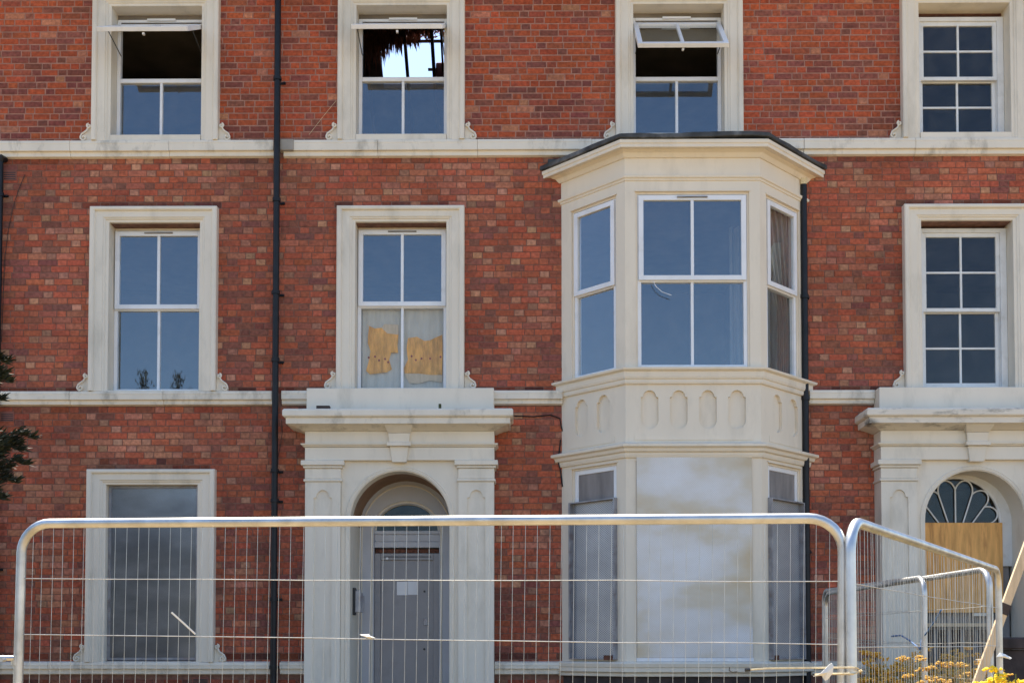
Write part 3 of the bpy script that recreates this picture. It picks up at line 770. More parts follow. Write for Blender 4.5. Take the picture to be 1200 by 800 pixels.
# windows of the bay
for k, (T, L) in enumerate(FACES):
    w0, w1 = WINS[k]
    # thin stepped lining round the opening
    for (c, d) in ((4.605, 6.605), (1.345, 3.56)):
        mb = MB(); ring(mb, w0, w1, c, d, .022, .02, .118, .022, .012, T); mb.build('window_lining', 'paint_bay', bay)
        mb = MB(); tbox(mb, T, w0 - .012, w1 + .012, -.014, -.0005, d + .002, d + .02); mb.build('drip_moulding', 'paint_bay', bay)
    wn_ = upvc(HB, w0 + .022, w1 - .022, 4.617, 6.583, 5.615 if k == 1 else 5.60, .03, T, mull=(k == 1), vent=(k == 1), name='window')
    # ground floor
    if k != 1:
        mb = MB(); ring(mb, w0 + .022, w1 - .022, 1.358, 3.538, .05, .03, .1, .05, .05, T); w2 = mb.build('window', 'upvc', HB, bevel=.003)
        mb = MB(); tbox(mb, T, w0 + .072, w1 - .072, .04, .052, 1.408, 3.488); mb.build('window_board', 'hatch', w2)
        s0, s1, top = w0 - .01, w1 + .005, 3.165
        mb = MB(); tbox(mb, T, s0 + .004, s1 - .004, .012, .016, 1.36, top - .004)
        sp = mb.build('security_screen', 'screen_grey', HB)
        mb = MB(); ring(mb, s0, s1, 1.352, top, .022, -.052, .018, .014, .02, T); mb.build('screen_frame', 'screen_rim', sp)
        mb = MB(); tbox(mb, T, s1 - .16 if k == 0 else s0 + .03, s1 - .03 if k == 0 else s0 + .12, -.056, -.052, 1.345, 1.40); mb.build('rust_patch', 'rust', sp)
    else:
        mb = MB(); tbox(mb, T, w0 + .0, w1 + .005, -.02, -.016, 1.375, 3.618); sp = mb.build('security_screen', 'screen_pale', HB)
        mb = MB(); tbox(mb, T, w0 - .01, w1 + .01, -.03, -.0005, 1.332, 1.372); mb.build('screen_rail', 'upvc', sp)
bay_sweep('base_sill', [(-.05, 1.16), (.035, 1.165), (.035, 1.20), (.07, 1.215), (.07, 1.262), (.078, 1.268), (.085, 1.31), (.06, 1.325), (-.05, 1.338)], parent=bay)
bay_sweep('bay_plinth', [(-.1, 0), (-.01, 0), (-.01, 1.158), (-.1, 1.158)], 'sooty', bay, bevel=0)
MB().prism([(pp[0][0] + .1, -.02, 4.0), (pp[1][0] + .05, -.55, 4.0), (pp[2][0] - .05, -.55, 4.0), (pp[3][0] - .1, -.02, 4.0)], (0, 0, .12)).build('bay_floor', 'floorboard', bay)
MB().prism([(pp[0][0] + .1, -.02, 6.82), (pp[1][0] + .05, -.55, 6.82), (pp[2][0] - .05, -.55, 6.82), (pp[3][0] - .1, -.02, 6.82)], (0, 0, .1)).build('bay_ceiling', 'plaster', bay)
# curtains seen through the right-hand light
def curtain(x0, y0, x1, y1, zb, zt, amp, waves, name='curtain', tie=None):
    mb = MB(); n = 60; m_ = 10; g = []
    for j in range(m_ + 1):
        for i in range(n + 1):
            t = i / n; s = j / m_; w = 1.0
            if tie: w = tie + (1 - tie) * abs(s - .35) / .65 if s > .35 else tie + .15 * (.35 - s)
            tt = t * w; x = x0 + (x1 - x0) * tt; y = y0 + (y1 - y0) * tt + amp * math.sin(waves * t * 6.28) * (.6 + .4 * s)
            g.append((x, y, zb + (zt - zb) * s))
    mb.v = g
    for j in range(m_):
        for i in range(n): a = j * (n + 1) + i; mb.f.append((a, a + 1, a + n + 2, a + n + 1)); mb.m.append(0)
    return mb.build(name, 'curtain', HB, smooth=True)
curtain(3.18, -.06, 2.62, -.50, 4.62, 6.55, .03, 7, tie=.35)
curtain(3.22, .25, 2.55, .40, 4.3, 6.6, .04, 8)
MB().tube([(.72, -.10, 6.6), (1.2, -.56, 6.6), (2.67, -.56, 6.6), (3.15, -.10, 6.6)], .012, 6).build('curtain_rail', 'upvc', bay)

# ---------------------------------------------------------------- doorways
def arch_outline(cx, r, zs, zb, n=24, k=1.0):
    o = [(cx + r * math.cos(math.pi * i / n), zs + r * k * math.sin(math.pi * i / n)) for i in range(n + 1)]
    return o + [(cx - r, zb), (cx - r * .3, zb), (cx + r * .3, zb), (cx + r, zb)]
def doorway(h, cx):
    Y = -.25
    out = arch_outline(cx, .575, 2.955, .64)
    mb = MB(); plate_hole(mb, (cx - .68, cx + .68, .60, 3.66), out, -.2, .0, lambda u, v, d: (u, d, v))
    sur = mb.build('door_surround', 'paint', h)
    # arch moulding: two thin rolls and a fillet
    for r_, rad, yy in ((.592, .010, -.204), (.622, .012, -.203), (.606, .008, -.206)):
        pts = [(cx + r_ * math.cos(math.pi * i / 32), yy, 2.955 + r_ * math.sin(math.pi * i / 32)) for i in range(33)]
        pts = [(cx + r_, yy, .62)] + pts + [(cx - r_, yy, .62)]
        MB().tube(pts, rad, 6).build('arch_moulding', 'paint', sur, smooth=True)
    for sx in (-1, 1):
        x0, x1 = (cx - 1.092, cx - .682) if sx < 0 else (cx + .682, cx + 1.092)
        mid = (x0 + x1) / 2; hw = .105
        o2 = [(mid + (hw - .03) * math.cos(math.pi * i / 10), 3.22 + .085 * math.sin(math.pi * i / 10)) for i in range(11)] + [(mid - hw, 3.215), (mid - hw, .75), (mid - .02, .75), (mid + .02, .75), (mid + hw, .75), (mid + hw, 3.215)]
        mb = MB(); plate_hole(mb, (x0, x1, .6, 3.40), o2, Y, Y + .022, lambda u, v, d: (u, d, v))
        mb.box(x0, x1, Y + .022, 0, .6, 3.40)
        mb.add([(x0, Y, .6), (x0, Y + .022, .6), (x0, Y + .022, 3.4), (x0, Y, 3.4)], [(0, 1, 2, 3)]); mb.add([(x1, Y, .6), (x1, Y + .022, .6), (x1, Y + .022, 3.4), (x1, Y, 3.4)], [(0, 1, 2, 3)])
        mb.build('pilaster', 'paint', sur)
        mb = MB()
        for (o_, za, zb_) in ((.018, 3.402, 3.432), (.004, 3.434, 3.555), (.022, 3.557, 3.585), (.045, 3.587, 3.645)):
            mb.box(x0 - o_, x1 + o_, Y - o_, -.001, za, zb_)
        mb.build('capital', 'paint', sur, bevel=.006)
        MB().box(x0 - .03, x1 + .03, Y - .03, -.001, 0, .598).build('pilaster_base', 'stone', sur, bevel=.008)
    mb = MB(); mb.box(cx - 1.095, cx + 1.095, Y - .01, -.001, 3.647, 3.80); mb.build('architrave_band', 'paint', sur, bevel=.004)
    def ret(prof, name, m='paint'):   # moulding returned round both ends of the doorcase
        loops = []
        for k in range(4):
            sx = -1 if k < 2 else 1
            loops.append([(cx + sx * (1.095 + o), (Y - .01 - o) if k in (1, 2) else -.001, zz_) for o, zz_ in prof])
        return MB().loft(loops).build(name, m, sur, bevel=.003)
    ret([(-.03, 3.802), (.015, 3.802), (.02, 3.812), (.04, 3.822), (.045, 3.838), (-.03, 3.842)], 'fillet')
    ret([(-.03, 3.844), (0, 3.844), (0, 3.985), (-.03, 3.985)], 'door_frieze')
    ret([(-.03, 3.986), (.02, 3.986), (.05, 4.0), (.11, 4.022), (.15, 4.03), (.155, 4.036), (.185, 4.036), (.185, 4.105), (.205, 4.11), (.22, 4.125), (.22, 4.185), (.205, 4.205), (-.03, 4.24)], 'door_cornice', 'cornice_black' if cx > 0 else 'paint_worn')
    mb = MB(); mb.box(cx - 1.09, cx + 1.09, -.21, -.001, 4.225, 4.50); mb.build('blocking_course', 'paint', sur, bevel=.006)
    # tapering keystone in two stages
    mb = MB()
    def key(za, zb_, wa, wb, ya, yb): mb.hexa([(cx - wa, ya, za), (cx + wa, ya, za), (cx + wa, Y + .02, za), (cx - wa, Y + .02, za), (cx - wb, yb, zb_), (cx + wb, yb, zb_), (cx + wb, Y + .02, zb_), (cx - wb, Y + .02, zb_)])
    key(3.622, 3.80, .083, .108, Y - .035, Y - .05); key(3.802, 3.845, .135, .145, Y - .09, Y - .09); key(3.846, 3.955, .115, .128, Y - .055, Y - .065); key(3.957, 4.034, .13, .165, Y - .07, Y - .16)
    mb.build('keystone', 'paint', sur, bevel=.004)
    # steps
    for i in range(3): MB().box(cx - .95 - .12 * i, cx + .95 + .12 * i, -.55 - .32 * i, -.28 if i == 0 else -.551 - .32 * (i - 1), 0, .60 - .2 * i).build('step', 'stone', sur, bevel=.01)
    MB().box(cx - .574, cx + .574, -.279, .9, .3, .62).build('threshold', 'stone', sur)
    return sur
DX, EX = -1.395, 5.25
surB = doorway(HB, DX); surC = doorway(HC, EX)
# --- house B: deep porch with barrel vault, grey steel door
YD = .60
mb = MB(); mb.loft([[(DX + .577 * math.cos(math.pi * i / 24), y, 2.955 + .577 * math.sin(math.pi * i / 24)) for i in range(25)] for y in (-.001, YD - .02)], closed=False, caps=False)
mb.build('porch_vault', 'porch', HB, smooth=True)
for sx in (-1, 1): mb = MB(); mb.add([(DX + sx * .577, -.001, .6), (DX + sx * .577, YD - .02, .6), (DX + sx * .577, YD - .02, 2.955), (DX + sx * .577, -.001, 2.955)], [(0, 1, 2, 3)]); mb.build('porch_side', 'paint', HB)
# inner arched frame
mb = MB(); plate_hole(mb, (DX - .577, DX + .577, .62, 3.535), arch_outline(DX, .40, 2.885, .64, k=.92), YD - .01, YD + .10, lambda u, v, d: (u, d, v))
fr = mb.build('door_frame', 'door_frame', HB)
for r_, rad in ((.425, .014), (.55, .010)):
    pts = [(DX + r_ * math.cos(math.pi * i / 28), YD - .014, 2.885 + r_ * (.92 if r_ < .5 else 1.08) * math.sin(math.pi * i / 28)) for i in range(29)]
    MB().tube([(DX + r_, YD - .014, .62)] + pts + [(DX - r_, YD - .014, .62)], rad, 6).build('frame_bead', 'paint', fr, smooth=True)
mb = MB(); mb.prism([(DX + .385 * math.cos(math.pi * i / 20), YD + .06, 2.925 + .325 * math.sin(math.pi * i / 20)) for i in range(21)], (0, .005, 0)); mb.build('fanlight_pane', 'glass0', fr)
mb = MB(); mb.box(DX - .4, DX + .4, YD + .005, YD + .1, 2.88, 2.925); mb.box(DX - .4, DX + .4, YD + .02, YD + .1, 2.79, 2.88); mb.box(DX - .4, DX + .4, YD - .004, YD + .1, 2.715, 2.788)
mb.build('transom', 'door_frame', fr, bevel=.006)
pts = [(DX + .39 * math.cos(math.pi * i / 20), YD + .05, 2.925 + .335 * math.sin(math.pi * i / 20)) for i in range(21)]
MB().tube(pts, .014, 6).build('fanlight_bead', 'paint', fr, smooth=True)
mb = MB(); mb.box(DX - .398, DX + .398, YD + .06, YD + .10, .63, 2.645)
dr = mb.build('door', 'door', HB, bevel=.004); dr['label'] = 'grey steel security door with white notice'
mb = MB(); ring(mb, DX - .399, DX + .399, .625, 2.65, .075, YD + .035, YD + .06, .085, .05); mb.build('door_rim', 'door', dr, bevel=.004)
MB().box(DX - .30, DX + .30, YD + .035, YD + .058, 2.60, 2.61).build('lintel_lip', 'dark', dr)
MB().box(DX - .385, DX + .39, YD + .03, YD + .1, 2.653, 2.70).build('rusty_lintel', 'rust', dr)
for xa, xb, yy in ((-.135, -.005, 0), (.0, .125, .004)): MB().box(DX + xa + .01, DX + xb + .01, YD + .054, YD + .0585, 2.135 + yy, 2.30 + yy).build('notice', 'paper', dr)
MB().box(DX + .205, DX + .255, YD + .045, YD + .06, 1.76, 1.85).build('lock', 'screen_rim', dr, bevel=.004)
for zz_ in (2.18, 1.47): MB().tube([(DX + .215, YD + .05, zz_), (DX + .215, YD + .062, zz_)], .014, 10).build('keyhole', 'dark', dr)
MB().tube([(DX - .245, YD + .028, 2.585), (DX - .245, YD + .036, 2.585)], .016, 12).build('stud', 'paper', dr)
# key boxes on the porch wall
kb = MB(); kb.box(DX - .576, DX - .545, .0, .12, 1.87, 2.19); kbo = kb.build('key_safe', 'dark', HB, bevel=.006)
for i in range(3): MB().box(DX - .544, DX - .475 + .012 * i, .004 + .04 * i, .038 + .04 * i, 1.90, 2.16 - .03 * i).build('key_box', 'screen_rim', kbo, bevel=.004)
# --- house C: boarded doorway with fan light
YF = .13
mb = MB(); mb.loft([[(EX + .577 * math.cos(math.pi * i / 24), y, 2.955 + .577 * math.sin(math.pi * i / 24)) for i in range(25)] for y in (-.001, YF + .1)], closed=False, caps=False)
mb.build('porch_vault', 'paint', HC, smooth=True)
for sx in (-1, 1): mb = MB(); mb.add([(EX + sx * .577, -.001, .6), (EX + sx * .577, YF + .1, .6), (EX + sx * .577, YF + .1, 2.955), (EX + sx * .577, -.001, 2.955)], [(0, 1, 2, 3)]); mb.build('porch_side', 'paint', HC)
fx, fzh, fzs, fr_ = 5.165, 2.76, 2.975, .54
mb = MB(); mb.prism([(fx + fr_ * math.cos(math.pi * i / 28), YF + .05, fzs + fr_ * math.sin(math.pi * i / 28)) for i in range(29)] + [(fx - fr_, YF + .05, 2.5), (fx + fr_, YF + .05, 2.5)], (0, .005, 0))
fan = mb.build('fan_light', 'glass0', HC)
MB().tube([(fx + fr_, YF + .03, 2.5)] + [(fx + (fr_ - .008) * math.cos(math.pi * i / 32), YF + .03, fzs + (fr_ - .008) * math.sin(math.pi * i / 32)) for i in range(33)] + [(fx - fr_, YF + .03, 2.5)], .022, 8).build('fan_rim', 'white_wood', fan, smooth=True)
mb = MB(); plate_hole(mb, (EX - .576, EX + .576, 2.45, 3.532), arch_outline(fx, fr_ - .005, fzs, 2.5), YF + .02, YF + .1, lambda u, v, d: (u, d, v)); mb.build('fan_frame', 'white_wood', fan)
tips = []
NS = 6
for i in range(NS + 1):
    a = math.pi * (-.02 + 1.04 * i / NS)
    tips.append((fx + (fr_ - .155) * math.cos(a), fzs + (fr_ - .155) * math.sin(a)))
for i, (tx, tz) in enumerate(tips):
    hx, hz = fx + .10 * math.cos(math.pi * i / NS), fzh + .10 * math.sin(math.pi * i / NS)
    MB().tube([(hx, YF + .03, hz), (tx, YF + .03, tz)], .0095, 6).build('fan_spoke', 'white_wood', fan, smooth=True)
for i in range(NS):
    (ax, az), (bx_, bz) = tips[i], tips[i + 1]
    mx_, mz_ = (ax + bx_) / 2, (az + bz) / 2; dv = Vector((mx_ - fx, mz_ - fzs)).normalized(); hw_ = Vector((bx_ - ax, bz - az)) / 2
    pts = []
    for q in range(13):
        an = math.pi * q / 12
        pts.append((mx_ - hw_.x * math.cos(an) + dv.x * .135 * math.sin(an), YF + .03, mz_ - hw_.y * math.cos(an) + dv.y * .135 * math.sin(an)))
    MB().tube(pts, .0095, 6).build('fan_petal', 'white_wood', fan, smooth=True)
MB().box(EX - .535, EX + .448, YF - .02, YF + .0, 1.90, 2.962).build('plywood_board', 'ply', HC, bevel=.002)
MB().box(EX - .55, EX + .55, YF + .06, YF + .11, .62, 2.55).build('door', 'hatch', HC)
MB().box(EX - .45, EX + .33, YF - .015, YF + .02, 1.735, 1.775).build('batten', 'timber', HC)
MB().box(EX + .1, EX + .33, YF - .015, YF + .02, 1.86, 1.895).build('batten', 'paint', HC)
for i in range(6): MB().box(EX - .46 + .16 * i, EX - .36 + .16 * i, YF + .045, YF + .059, .7, 1.70).build('door_panel', 'sooty', HC)
MB().tube([(EX + .62, -.26, 1.93), (EX + .62, -.30, 1.93)], .06, 12).build('boss', 'dark', HC)

# ---------------------------------------------------------------- drainpipes, cables, air bricks
def drainpipe(h, x, z0, z1, r, y, brackets, head=None):
    p = MB().tube([(x, y, z0), (x, y, z1)], r, 12).build('drainpipe', 'pipe', h, smooth=True)
    for zb in brackets:
        mb = MB(); mb.tube([(x, y, zb - .022), (x, y, zb + .022)], r * 1.28, 12); mb.box(x - .062, x + .075, -.012, -.003, zb - .014, zb + .014)
        mb.box(x + .05, x + .072, -.035, -.003, zb - .009, zb + .009)
        mb.build('pipe_bracket', 'pipe', p)
    return p
drainpipe(HB, XB, .05, 10.0, .038, -.125, (1.26, 2.05, 3.2, 3.55, 4.85, 5.65, 6.75, 8.2))
drainpipe(HB, XC - .015, .05, 6.93, .042, -.075, (1.3, 2.6, 4.4, 5.6))
drainpipe(HA, -6.165, .05, 7.28, .032, -.06, (2.4, 4.9, 6.85))
MB().tube([(-6.165, -.06, 7.26), (-6.14, -.075, 7.29), (-6.14, -.01, 7.29)], .04, 8).build('pipe_elbow', 'pipe', HA, smooth=True)
MB().box(XC - .055, XC + .02, -.115, -.035, 6.93, 7.0).build('pipe_outlet', 'rope', HB)
def airbrick(h, x0, x1, z0, z1):
    mb = MB(); mb.box(x0, x1, -.006, .02, z0, z1); o = mb.build('air_brick', 'terracotta', h, bevel=.003)
    n = 4
    for i in range(n):
        za = z0 + .015 + (z1 - z0 - .03) * i / n
        MB().box(x0 + .015, x1 - .015, -.0085, -.0062, za, za + .009).build('slot', 'dark', o)
for px0, px1, py0, py1 in ((3, 20, 199, 212), (0, 17, 482, 494), (225, 245, 793, 802)):
    a, b = P(px0, py1, 0), P(px1, py0, 0); airbrick(HA, a.x, b.x, a.z, b.z)
def cable(h, pts, r=.006, m='pipe', y=-.012):
    MB().tube([tuple(P(px, py, y)) for px, py in pts], r, 5).build('cable', m, h, smooth=True)
cable(HA, [(29, 205), (22, 222), (16, 240), (10, 268), (6, 300), (4, 340), (2, 400)], .004, 'sooty')
cable(HB, [(330, 492), (331, 505), (329, 520), (326, 535)], .004, 'sooty')
cable(HB, [(600, 487), (625, 488), (645, 486), (656, 490), (659, 505)], .007)
cable(HB, [(657, 515), (654, 540), (657, 552), (659, 570)], .008)
cable(HB, [(394, 118), (380, 135), (362, 158)], .0022, 'rope', -.03)

# debris on the cornice of the left doorway
mb = MB(); a = P(371, 482, -.42); mb.box(a.x, a.x + .15, -.44, -.36, 4.20, 4.245); thing(mb.build('slate_fragment', 'sooty', None), 'dark slate fragment lying on the cornice over the grey door', 'slate')
mb = MB(); a = P(514, 484, -.44); mb.box(a.x, a.x + .03, -.455, -.42, 4.17, 4.26); mb.build('moss_tuft', 'moss', surB)
# bent strip of sealant hanging below the upper light of the bay
MB().tube([tuple(P(px, py, -.70)) for px, py in ((765, 329), (769, 336), (776, 342), (787, 346))], .004, 5).build('loose_seal', 'paper', bay)

# ------------------------------------------------------------------ fence panels
def panel_parts(root, W=3.455, H=2.0, r=.0205, cr=.13):
    path = [(0, 0, -.05), (0, 0, H - cr)]
    for i in range(1, 9): a = math.pi / 2 * i / 8; path.append((cr - cr * math.cos(a), 0, H - cr + cr * math.sin(a)))
    path.append((W / 2, 0, H))
    for i in range(0, 9): a = math.pi / 2 * i / 8; path.append((W - cr + cr * math.sin(a), 0, H - cr + cr * math.cos(a)))
    path.append((W, 0, -.05))
    MB().tube(path, r, 14).build('tube_frame', 'galv', root, smooth=True)
    MB().tube([(.01, 0, .16), (W - .01, 0, .16)], .016, 10).build('bottom_rail', 'galv', root, smooth=True)
    n = int(W / .05); vm = None; hm = None
    for i in range(1, n + 1):
        x = i * W / (n + 1)
        if vm is None:
            o = MB().tube([(0, 0, .16), (0, 0, H - .012)], .0010, 5).build('vertical_wire', 'wire', root); vm = o.data
        else: o = bpy.data.objects.new('vertical_wire', vm); col.objects.link(o); o.parent = root
        o.location = (x, 0, 0); o.rotation_euler = (random.uniform(-.003, .003), random.uniform(-.0012, .0012), 0)
    for k in range(8):
        zz_ = H - .242 * (k + 1)
        if zz_ < .2: break
        pts = [(.012 + (W - .024) * q / 8, -.003, 0) for q in range(9)]
        o = MB().tube([(x, y, random.uniform(-.003, .003)) for x, y, _ in pts], .0019, 5).build('horizontal_wire', 'wire', root); o.location = (0, 0, zz_)
def place_panel(root, L, Rr, zl, zr):
    dx, dy = Rr[0] - L[0], Rr[1] - L[1]; ln = math.hypot(dx, dy)
    root.location = (L[0], L[1], zl - 2.0); root.rotation_euler = (0, -math.asin((zr - zl) / ln), math.atan2(dy, dx))
def copy_tree(src, parent=None):
    o = src.copy(); col.objects.link(o)
    for ch in src.children:
        c = ch.copy(); col.objects.link(c); c.parent = o
    return o
def at(px, z_):     # ground position at depth z_ from the camera
    p = P(px, 762, z_ - DIST); return (p.x, p.y)
f1 = empty('temporary_fence'); panel_parts(f1)
FG = 'mesh fence panels in front of the houses'
f2 = copy_tree(f1); f3 = copy_tree(f1); f4 = copy_tree(f1)
a, b = at(17.5, 4.88), at(983, 4.32); place_panel(f1, a, b, 2.003, 1.958)
c, d = at(998.5, 4.28), at(1172, 7.24); place_panel(f2, c, d, 1.945, 1.965)
d4, e4 = at(968, 10.85), at(1158, 7.42); place_panel(f4, d4, e4, 2.0, 1.985)
d3, e3 = at(965, 11.75), at(1081, 8.32); place_panel(f3, d3, e3, 2.07, 1.985)
thing(f1, 'galvanised mesh fence panel standing parallel to the houses before the grey door', 'fence', FG)
thing(f2, 'galvanised mesh fence panel angled from the long front panel back towards boarded doorway', 'fence', FG)
thing(f4, 'galvanised mesh fence panel tied to the far post of the angled panel', 'fence', FG)
thing(f3, 'galvanised mesh fence panel with blue rope, end nearest the bay window', 'fence', FG)

# things tied to the fence
def depth_pt(px, py, depth): return tuple(P(px, py, depth - DIST))
rp = MB()
pA = [depth_pt(*q) for q in ((873, 784.5, 4.33), (900, 782.5, 4.30), (940, 782, 4.27), (975, 781.5, 4.255), (1003, 781.5, 4.20), (1010, 785, 4.28), (1000, 789, 4.25), (975, 789, 4.27), (955, 790, 4.30))]
rp.tube(pA, .0042, 6); thing(rp.build('rope', 'rope', None, smooth=True), 'cream rope lashing two fence posts together beside the bay window', 'rope')
hk = MB(); hk.tube([depth_pt(*q) for q in ((855, 781, 4.34), (854.5, 785, 4.34), (858, 787, 4.34), (864, 786.5, 4.34))], .002, 5); hk.tube([depth_pt(873, 784.5, 4.32), depth_pt(879, 784.3, 4.32)], .0075, 6)
thing(hk.build('rope_hook', 'dark', None), 'black hook at the end of the cream rope', 'hook')
def scrap(name, outline, depth, m, label, cat):
    mb = MB(); pts = [Vector(depth_pt(px, py, depth + random.uniform(-.015, .015))) for px, py in outline]
    c = sum(pts, Vector()) / len(pts) + Vector((0, -.012, 0)); o = len(mb.v); n = len(pts)
    mb.v = [tuple(c)] + [tuple(p) for p in pts] + [tuple(c + Vector((0, .006, 0)))] + [tuple(p + Vector((0, .004, 0))) for p in pts]
    for i in range(n):
        j = (i + 1) % n
        mb.f += [(0, 1 + i, 1 + j), (n + 1, n + 2 + j, n + 2 + i), (1 + i, 1 + j, n + 2 + j, n + 2 + i)]; mb.m += [0] * 3
    return thing(mb.build(name, m, None), label, cat)
scrap('plastic_bag', [(953, 792), (962, 788), (972, 778), (975, 776), (977, 780), (976, 788), (970, 796), (967, 797), (963, 791)], 4.24, 'plastic', 'crumpled white plastic scrap knotted in the rope on the fence post', 'plastic scrap')
scrap('plastic_strip', [(421, 743), (432, 742.5), (434, 744.5), (440, 747), (433, 748), (428, 746)], 4.62, 'plastic', 'white plastic strip caught on the wire before the grey door', 'plastic strip')
scrap('plastic_tie', [(1168, 769), (1172, 764), (1178, 766), (1186, 770.5), (1184, 772), (1173, 769)], 7.18, 'plastic', 'white plastic tie on the far post of the angled panel', 'plastic tie')
scrap('plastic_tie', [(1143, 772), (1155, 771), (1158, 770), (1157, 772), (1146, 773.5)], 7.36, 'plastic', 'white plastic tie beside the leaning timber', 'plastic tie')
st = MB(); st.tube([depth_pt(201, 717, 4.70), depth_pt(215, 729.5, 4.72), depth_pt(229, 742.5, 4.74)], .0042, 6); thing(st.build('white_stick', 'plastic', None), 'thin white stick caught in the wires before the dark screened window', 'stick')
cl = MB(); p0 = Vector(depth_pt(-12, 770.5, 4.86)); p1 = Vector(depth_pt(17, 770.5, 4.86)); cl.tube([p0, p1], .011, 8); p2 = Vector(depth_pt(20, 773, 4.88))
cl.tube([p2 - Vector((0, 0, .022)), p2 + Vector((0, 0, .022))], .0245, 12); q = Vector(depth_pt(5, 772.5, 4.83)); cl.tube([q, q + Vector((0, -.03, 0))], .011, 6)
thing(cl.build('fence_clamp', 'galv', None, smooth=True), 'steel clamp bolted round the fence post beside the dark screened window', 'clamp')
br = MB(); br.tube([depth_pt(*q) for q in ((1103, 714, 7.9), (1095, 728, 8.0), (1086, 741, 8.2), (1080, 748, 8.30), (1079, 757, 8.27), (1077, 760, 8.27), (1082, 760, 8.27))], .006, 6)
br.tube([depth_pt(*q) for q in ((1083, 759.5, 8.27), (1076, 758, 8.27), (1066, 750, 8.6), (1056, 744, 8.9), (1045, 745, 9.1))], .007, 6)
thing(br.build('blue_rope', 'blue_rope', None, smooth=True), 'blue rope tied round a fence post before the boarded doorway', 'rope')

# leaning timber pole
pa = Vector(depth_pt(1145, 800, 7.30)); pb = Vector(depth_pt(1200, 650, 7.33)); dv = (pb - pa).normalized()
p0 = pa - dv * (pa.z / dv.z); p1 = pb + dv * .75
sx = dv.cross(Vector((0, 1, 0))).normalized(); sy = dv.cross(sx).normalized()
mb = MB(); mb.loft([[p + sx * u * .027 + sy * v * .014 for u, v in ((-1, -1), (1, -1), (1, 1), (-1, 1))] for p in (p0, p0.lerp(p1, .5), p1)])
tp = mb.build('timber_batten', 'timber', None, bevel=.002); thing(tp, 'pale sawn timber batten leaning against the fence before the boarded doorway', 'timber')
q = pa.lerp(pb, .575); mb = MB(); mb.loft([[q + dv * t + sx * u * .031 + sy * v * .018 for u, v in ((-1, -1), (1, -1), (1, 1), (-1, 1))] for t in (-.035, .035)]); mb.build('tape_band', 'sooty', tp)

# low sooty garden wall before the right-hand doorway
gw = empty('garden_wall', (5.9, -2.6, 0))
MB().box(-1.42, 2.4, -.11, .11, 0, 1.46).build('wall_body', 'sooty', gw, bevel=.01)
for i in range(6): MB().box(-1.46 + .65 * i, -1.46 + .65 * i + .642, -.16, .16, 1.462, 1.575).build('coping_stone', 'sooty', gw, bevel=.015)
thing(gw, 'low sooty wall with coping stones before the boarded doorway', 'wall')

# ------------------------------------------------------------------ plants
def ragwort(x, y, h, label, seed, petal='flower'):
    rnd = random.Random(seed); root = empty('ragwort_plant', (x, y, 0)); st = MB(); fl = MB(); lf = MB()
    for k in range(rnd.randint(4, 6)):
        a = rnd.uniform(0, 6.28); sp = rnd.uniform(.02, .2); hh = h * rnd.uniform(.78, 1.0)
        b = Vector((.04 * math.cos(a), .04 * math.sin(a), 0)); t = Vector((sp * math.cos(a), sp * math.sin(a), hh))
        st.tube([b, b.lerp(t, .5) + Vector((rnd.uniform(-.03, .03), rnd.uniform(-.03, .03), 0)), t], [.006, .005, .003], 5)
        for q in range(14):
            z_ = rnd.uniform(.08, .85); p = b.lerp(t, z_); an = rnd.uniform(0, 6.28); ln = rnd.uniform(.06, .14)
            d = Vector((math.cos(an), math.sin(an), rnd.uniform(.0, .6))) * ln; s_ = Vector((-math.sin(an), math.cos(an), 0)) * ln * .22
            lf.add([p, p + d * .5 + s_, p + d, p + d * .5 - s_], [(0, 1, 2, 3)])
        for q in range(rnd.randint(8, 12)):   # flat-topped flower heads
            an = rnd.uniform(0, 6.28); rr_ = rnd.uniform(.02, .14)
            c = t + Vector((rr_ * math.cos(an), rr_ * math.sin(an), rnd.uniform(-.24, .02)))
            st.tube([t - Vector((0, 0, .24)), c], .002, 4)
            for w in range(13):
                o = c + Vector((rnd.uniform(-.035, .035), rnd.uniform(-.035, .035), rnd.uniform(-.012, .014))); r_ = rnd.uniform(.008, .015)
                fl.add([o + Vector((r_ * math.cos(u), r_ * math.sin(u), 0)) for u in [i * 6.283 / 5 for i in range(5)]] + [o + Vector((0, 0, .009)), o - Vector((0, 0, .008))],
                       [(i, (i + 1) % 5, 5) for i in range(5)] + [((i + 1) % 5, i, 6) for i in range(5)])
    st.build('stems', 'stalk', root)
    for o_ in (lf.build('leaves', 'stalk', root), fl.build('flower_heads', petal, root)): o_['kind'] = 'stuff'
    thing(root, label, 'plant', 'ragwort behind the fence'); return root
spots = []
rs = random.Random(5)
for k in range(17):
    px = 1012 + 9.2 * k + rs.uniform(-4, 4); dpt = rs.uniform(8.9, 11.0) if k % 3 else rs.uniform(7.7, 8.7)
    top = rs.uniform(756, 778) if k > 7 else rs.uniform(763, 786)
    spots.append((*at(px, dpt), EYE - (top - 762) / FPX * dpt))
for i, (x, y, hgt) in enumerate(spots): ragwort(x, y, hgt, 'ragwort plant with dull yellow flower heads growing behind the angled fence panel', 100 + i)
for px, top, dp in ((1181, 781, 5.6), (1192, 778, 5.75), (1201, 783, 5.6), (1186, 784, 5.5), (1197, 780, 5.5), (1178, 788, 5.45)):
    x, y = at(px, dp); ragwort(x, y, EYE - (top - 762) / FPX * dp, 'sunlit bright yellow ragwort plant outside the angled panel by the leaning timber', px, 'flower_sunlit')

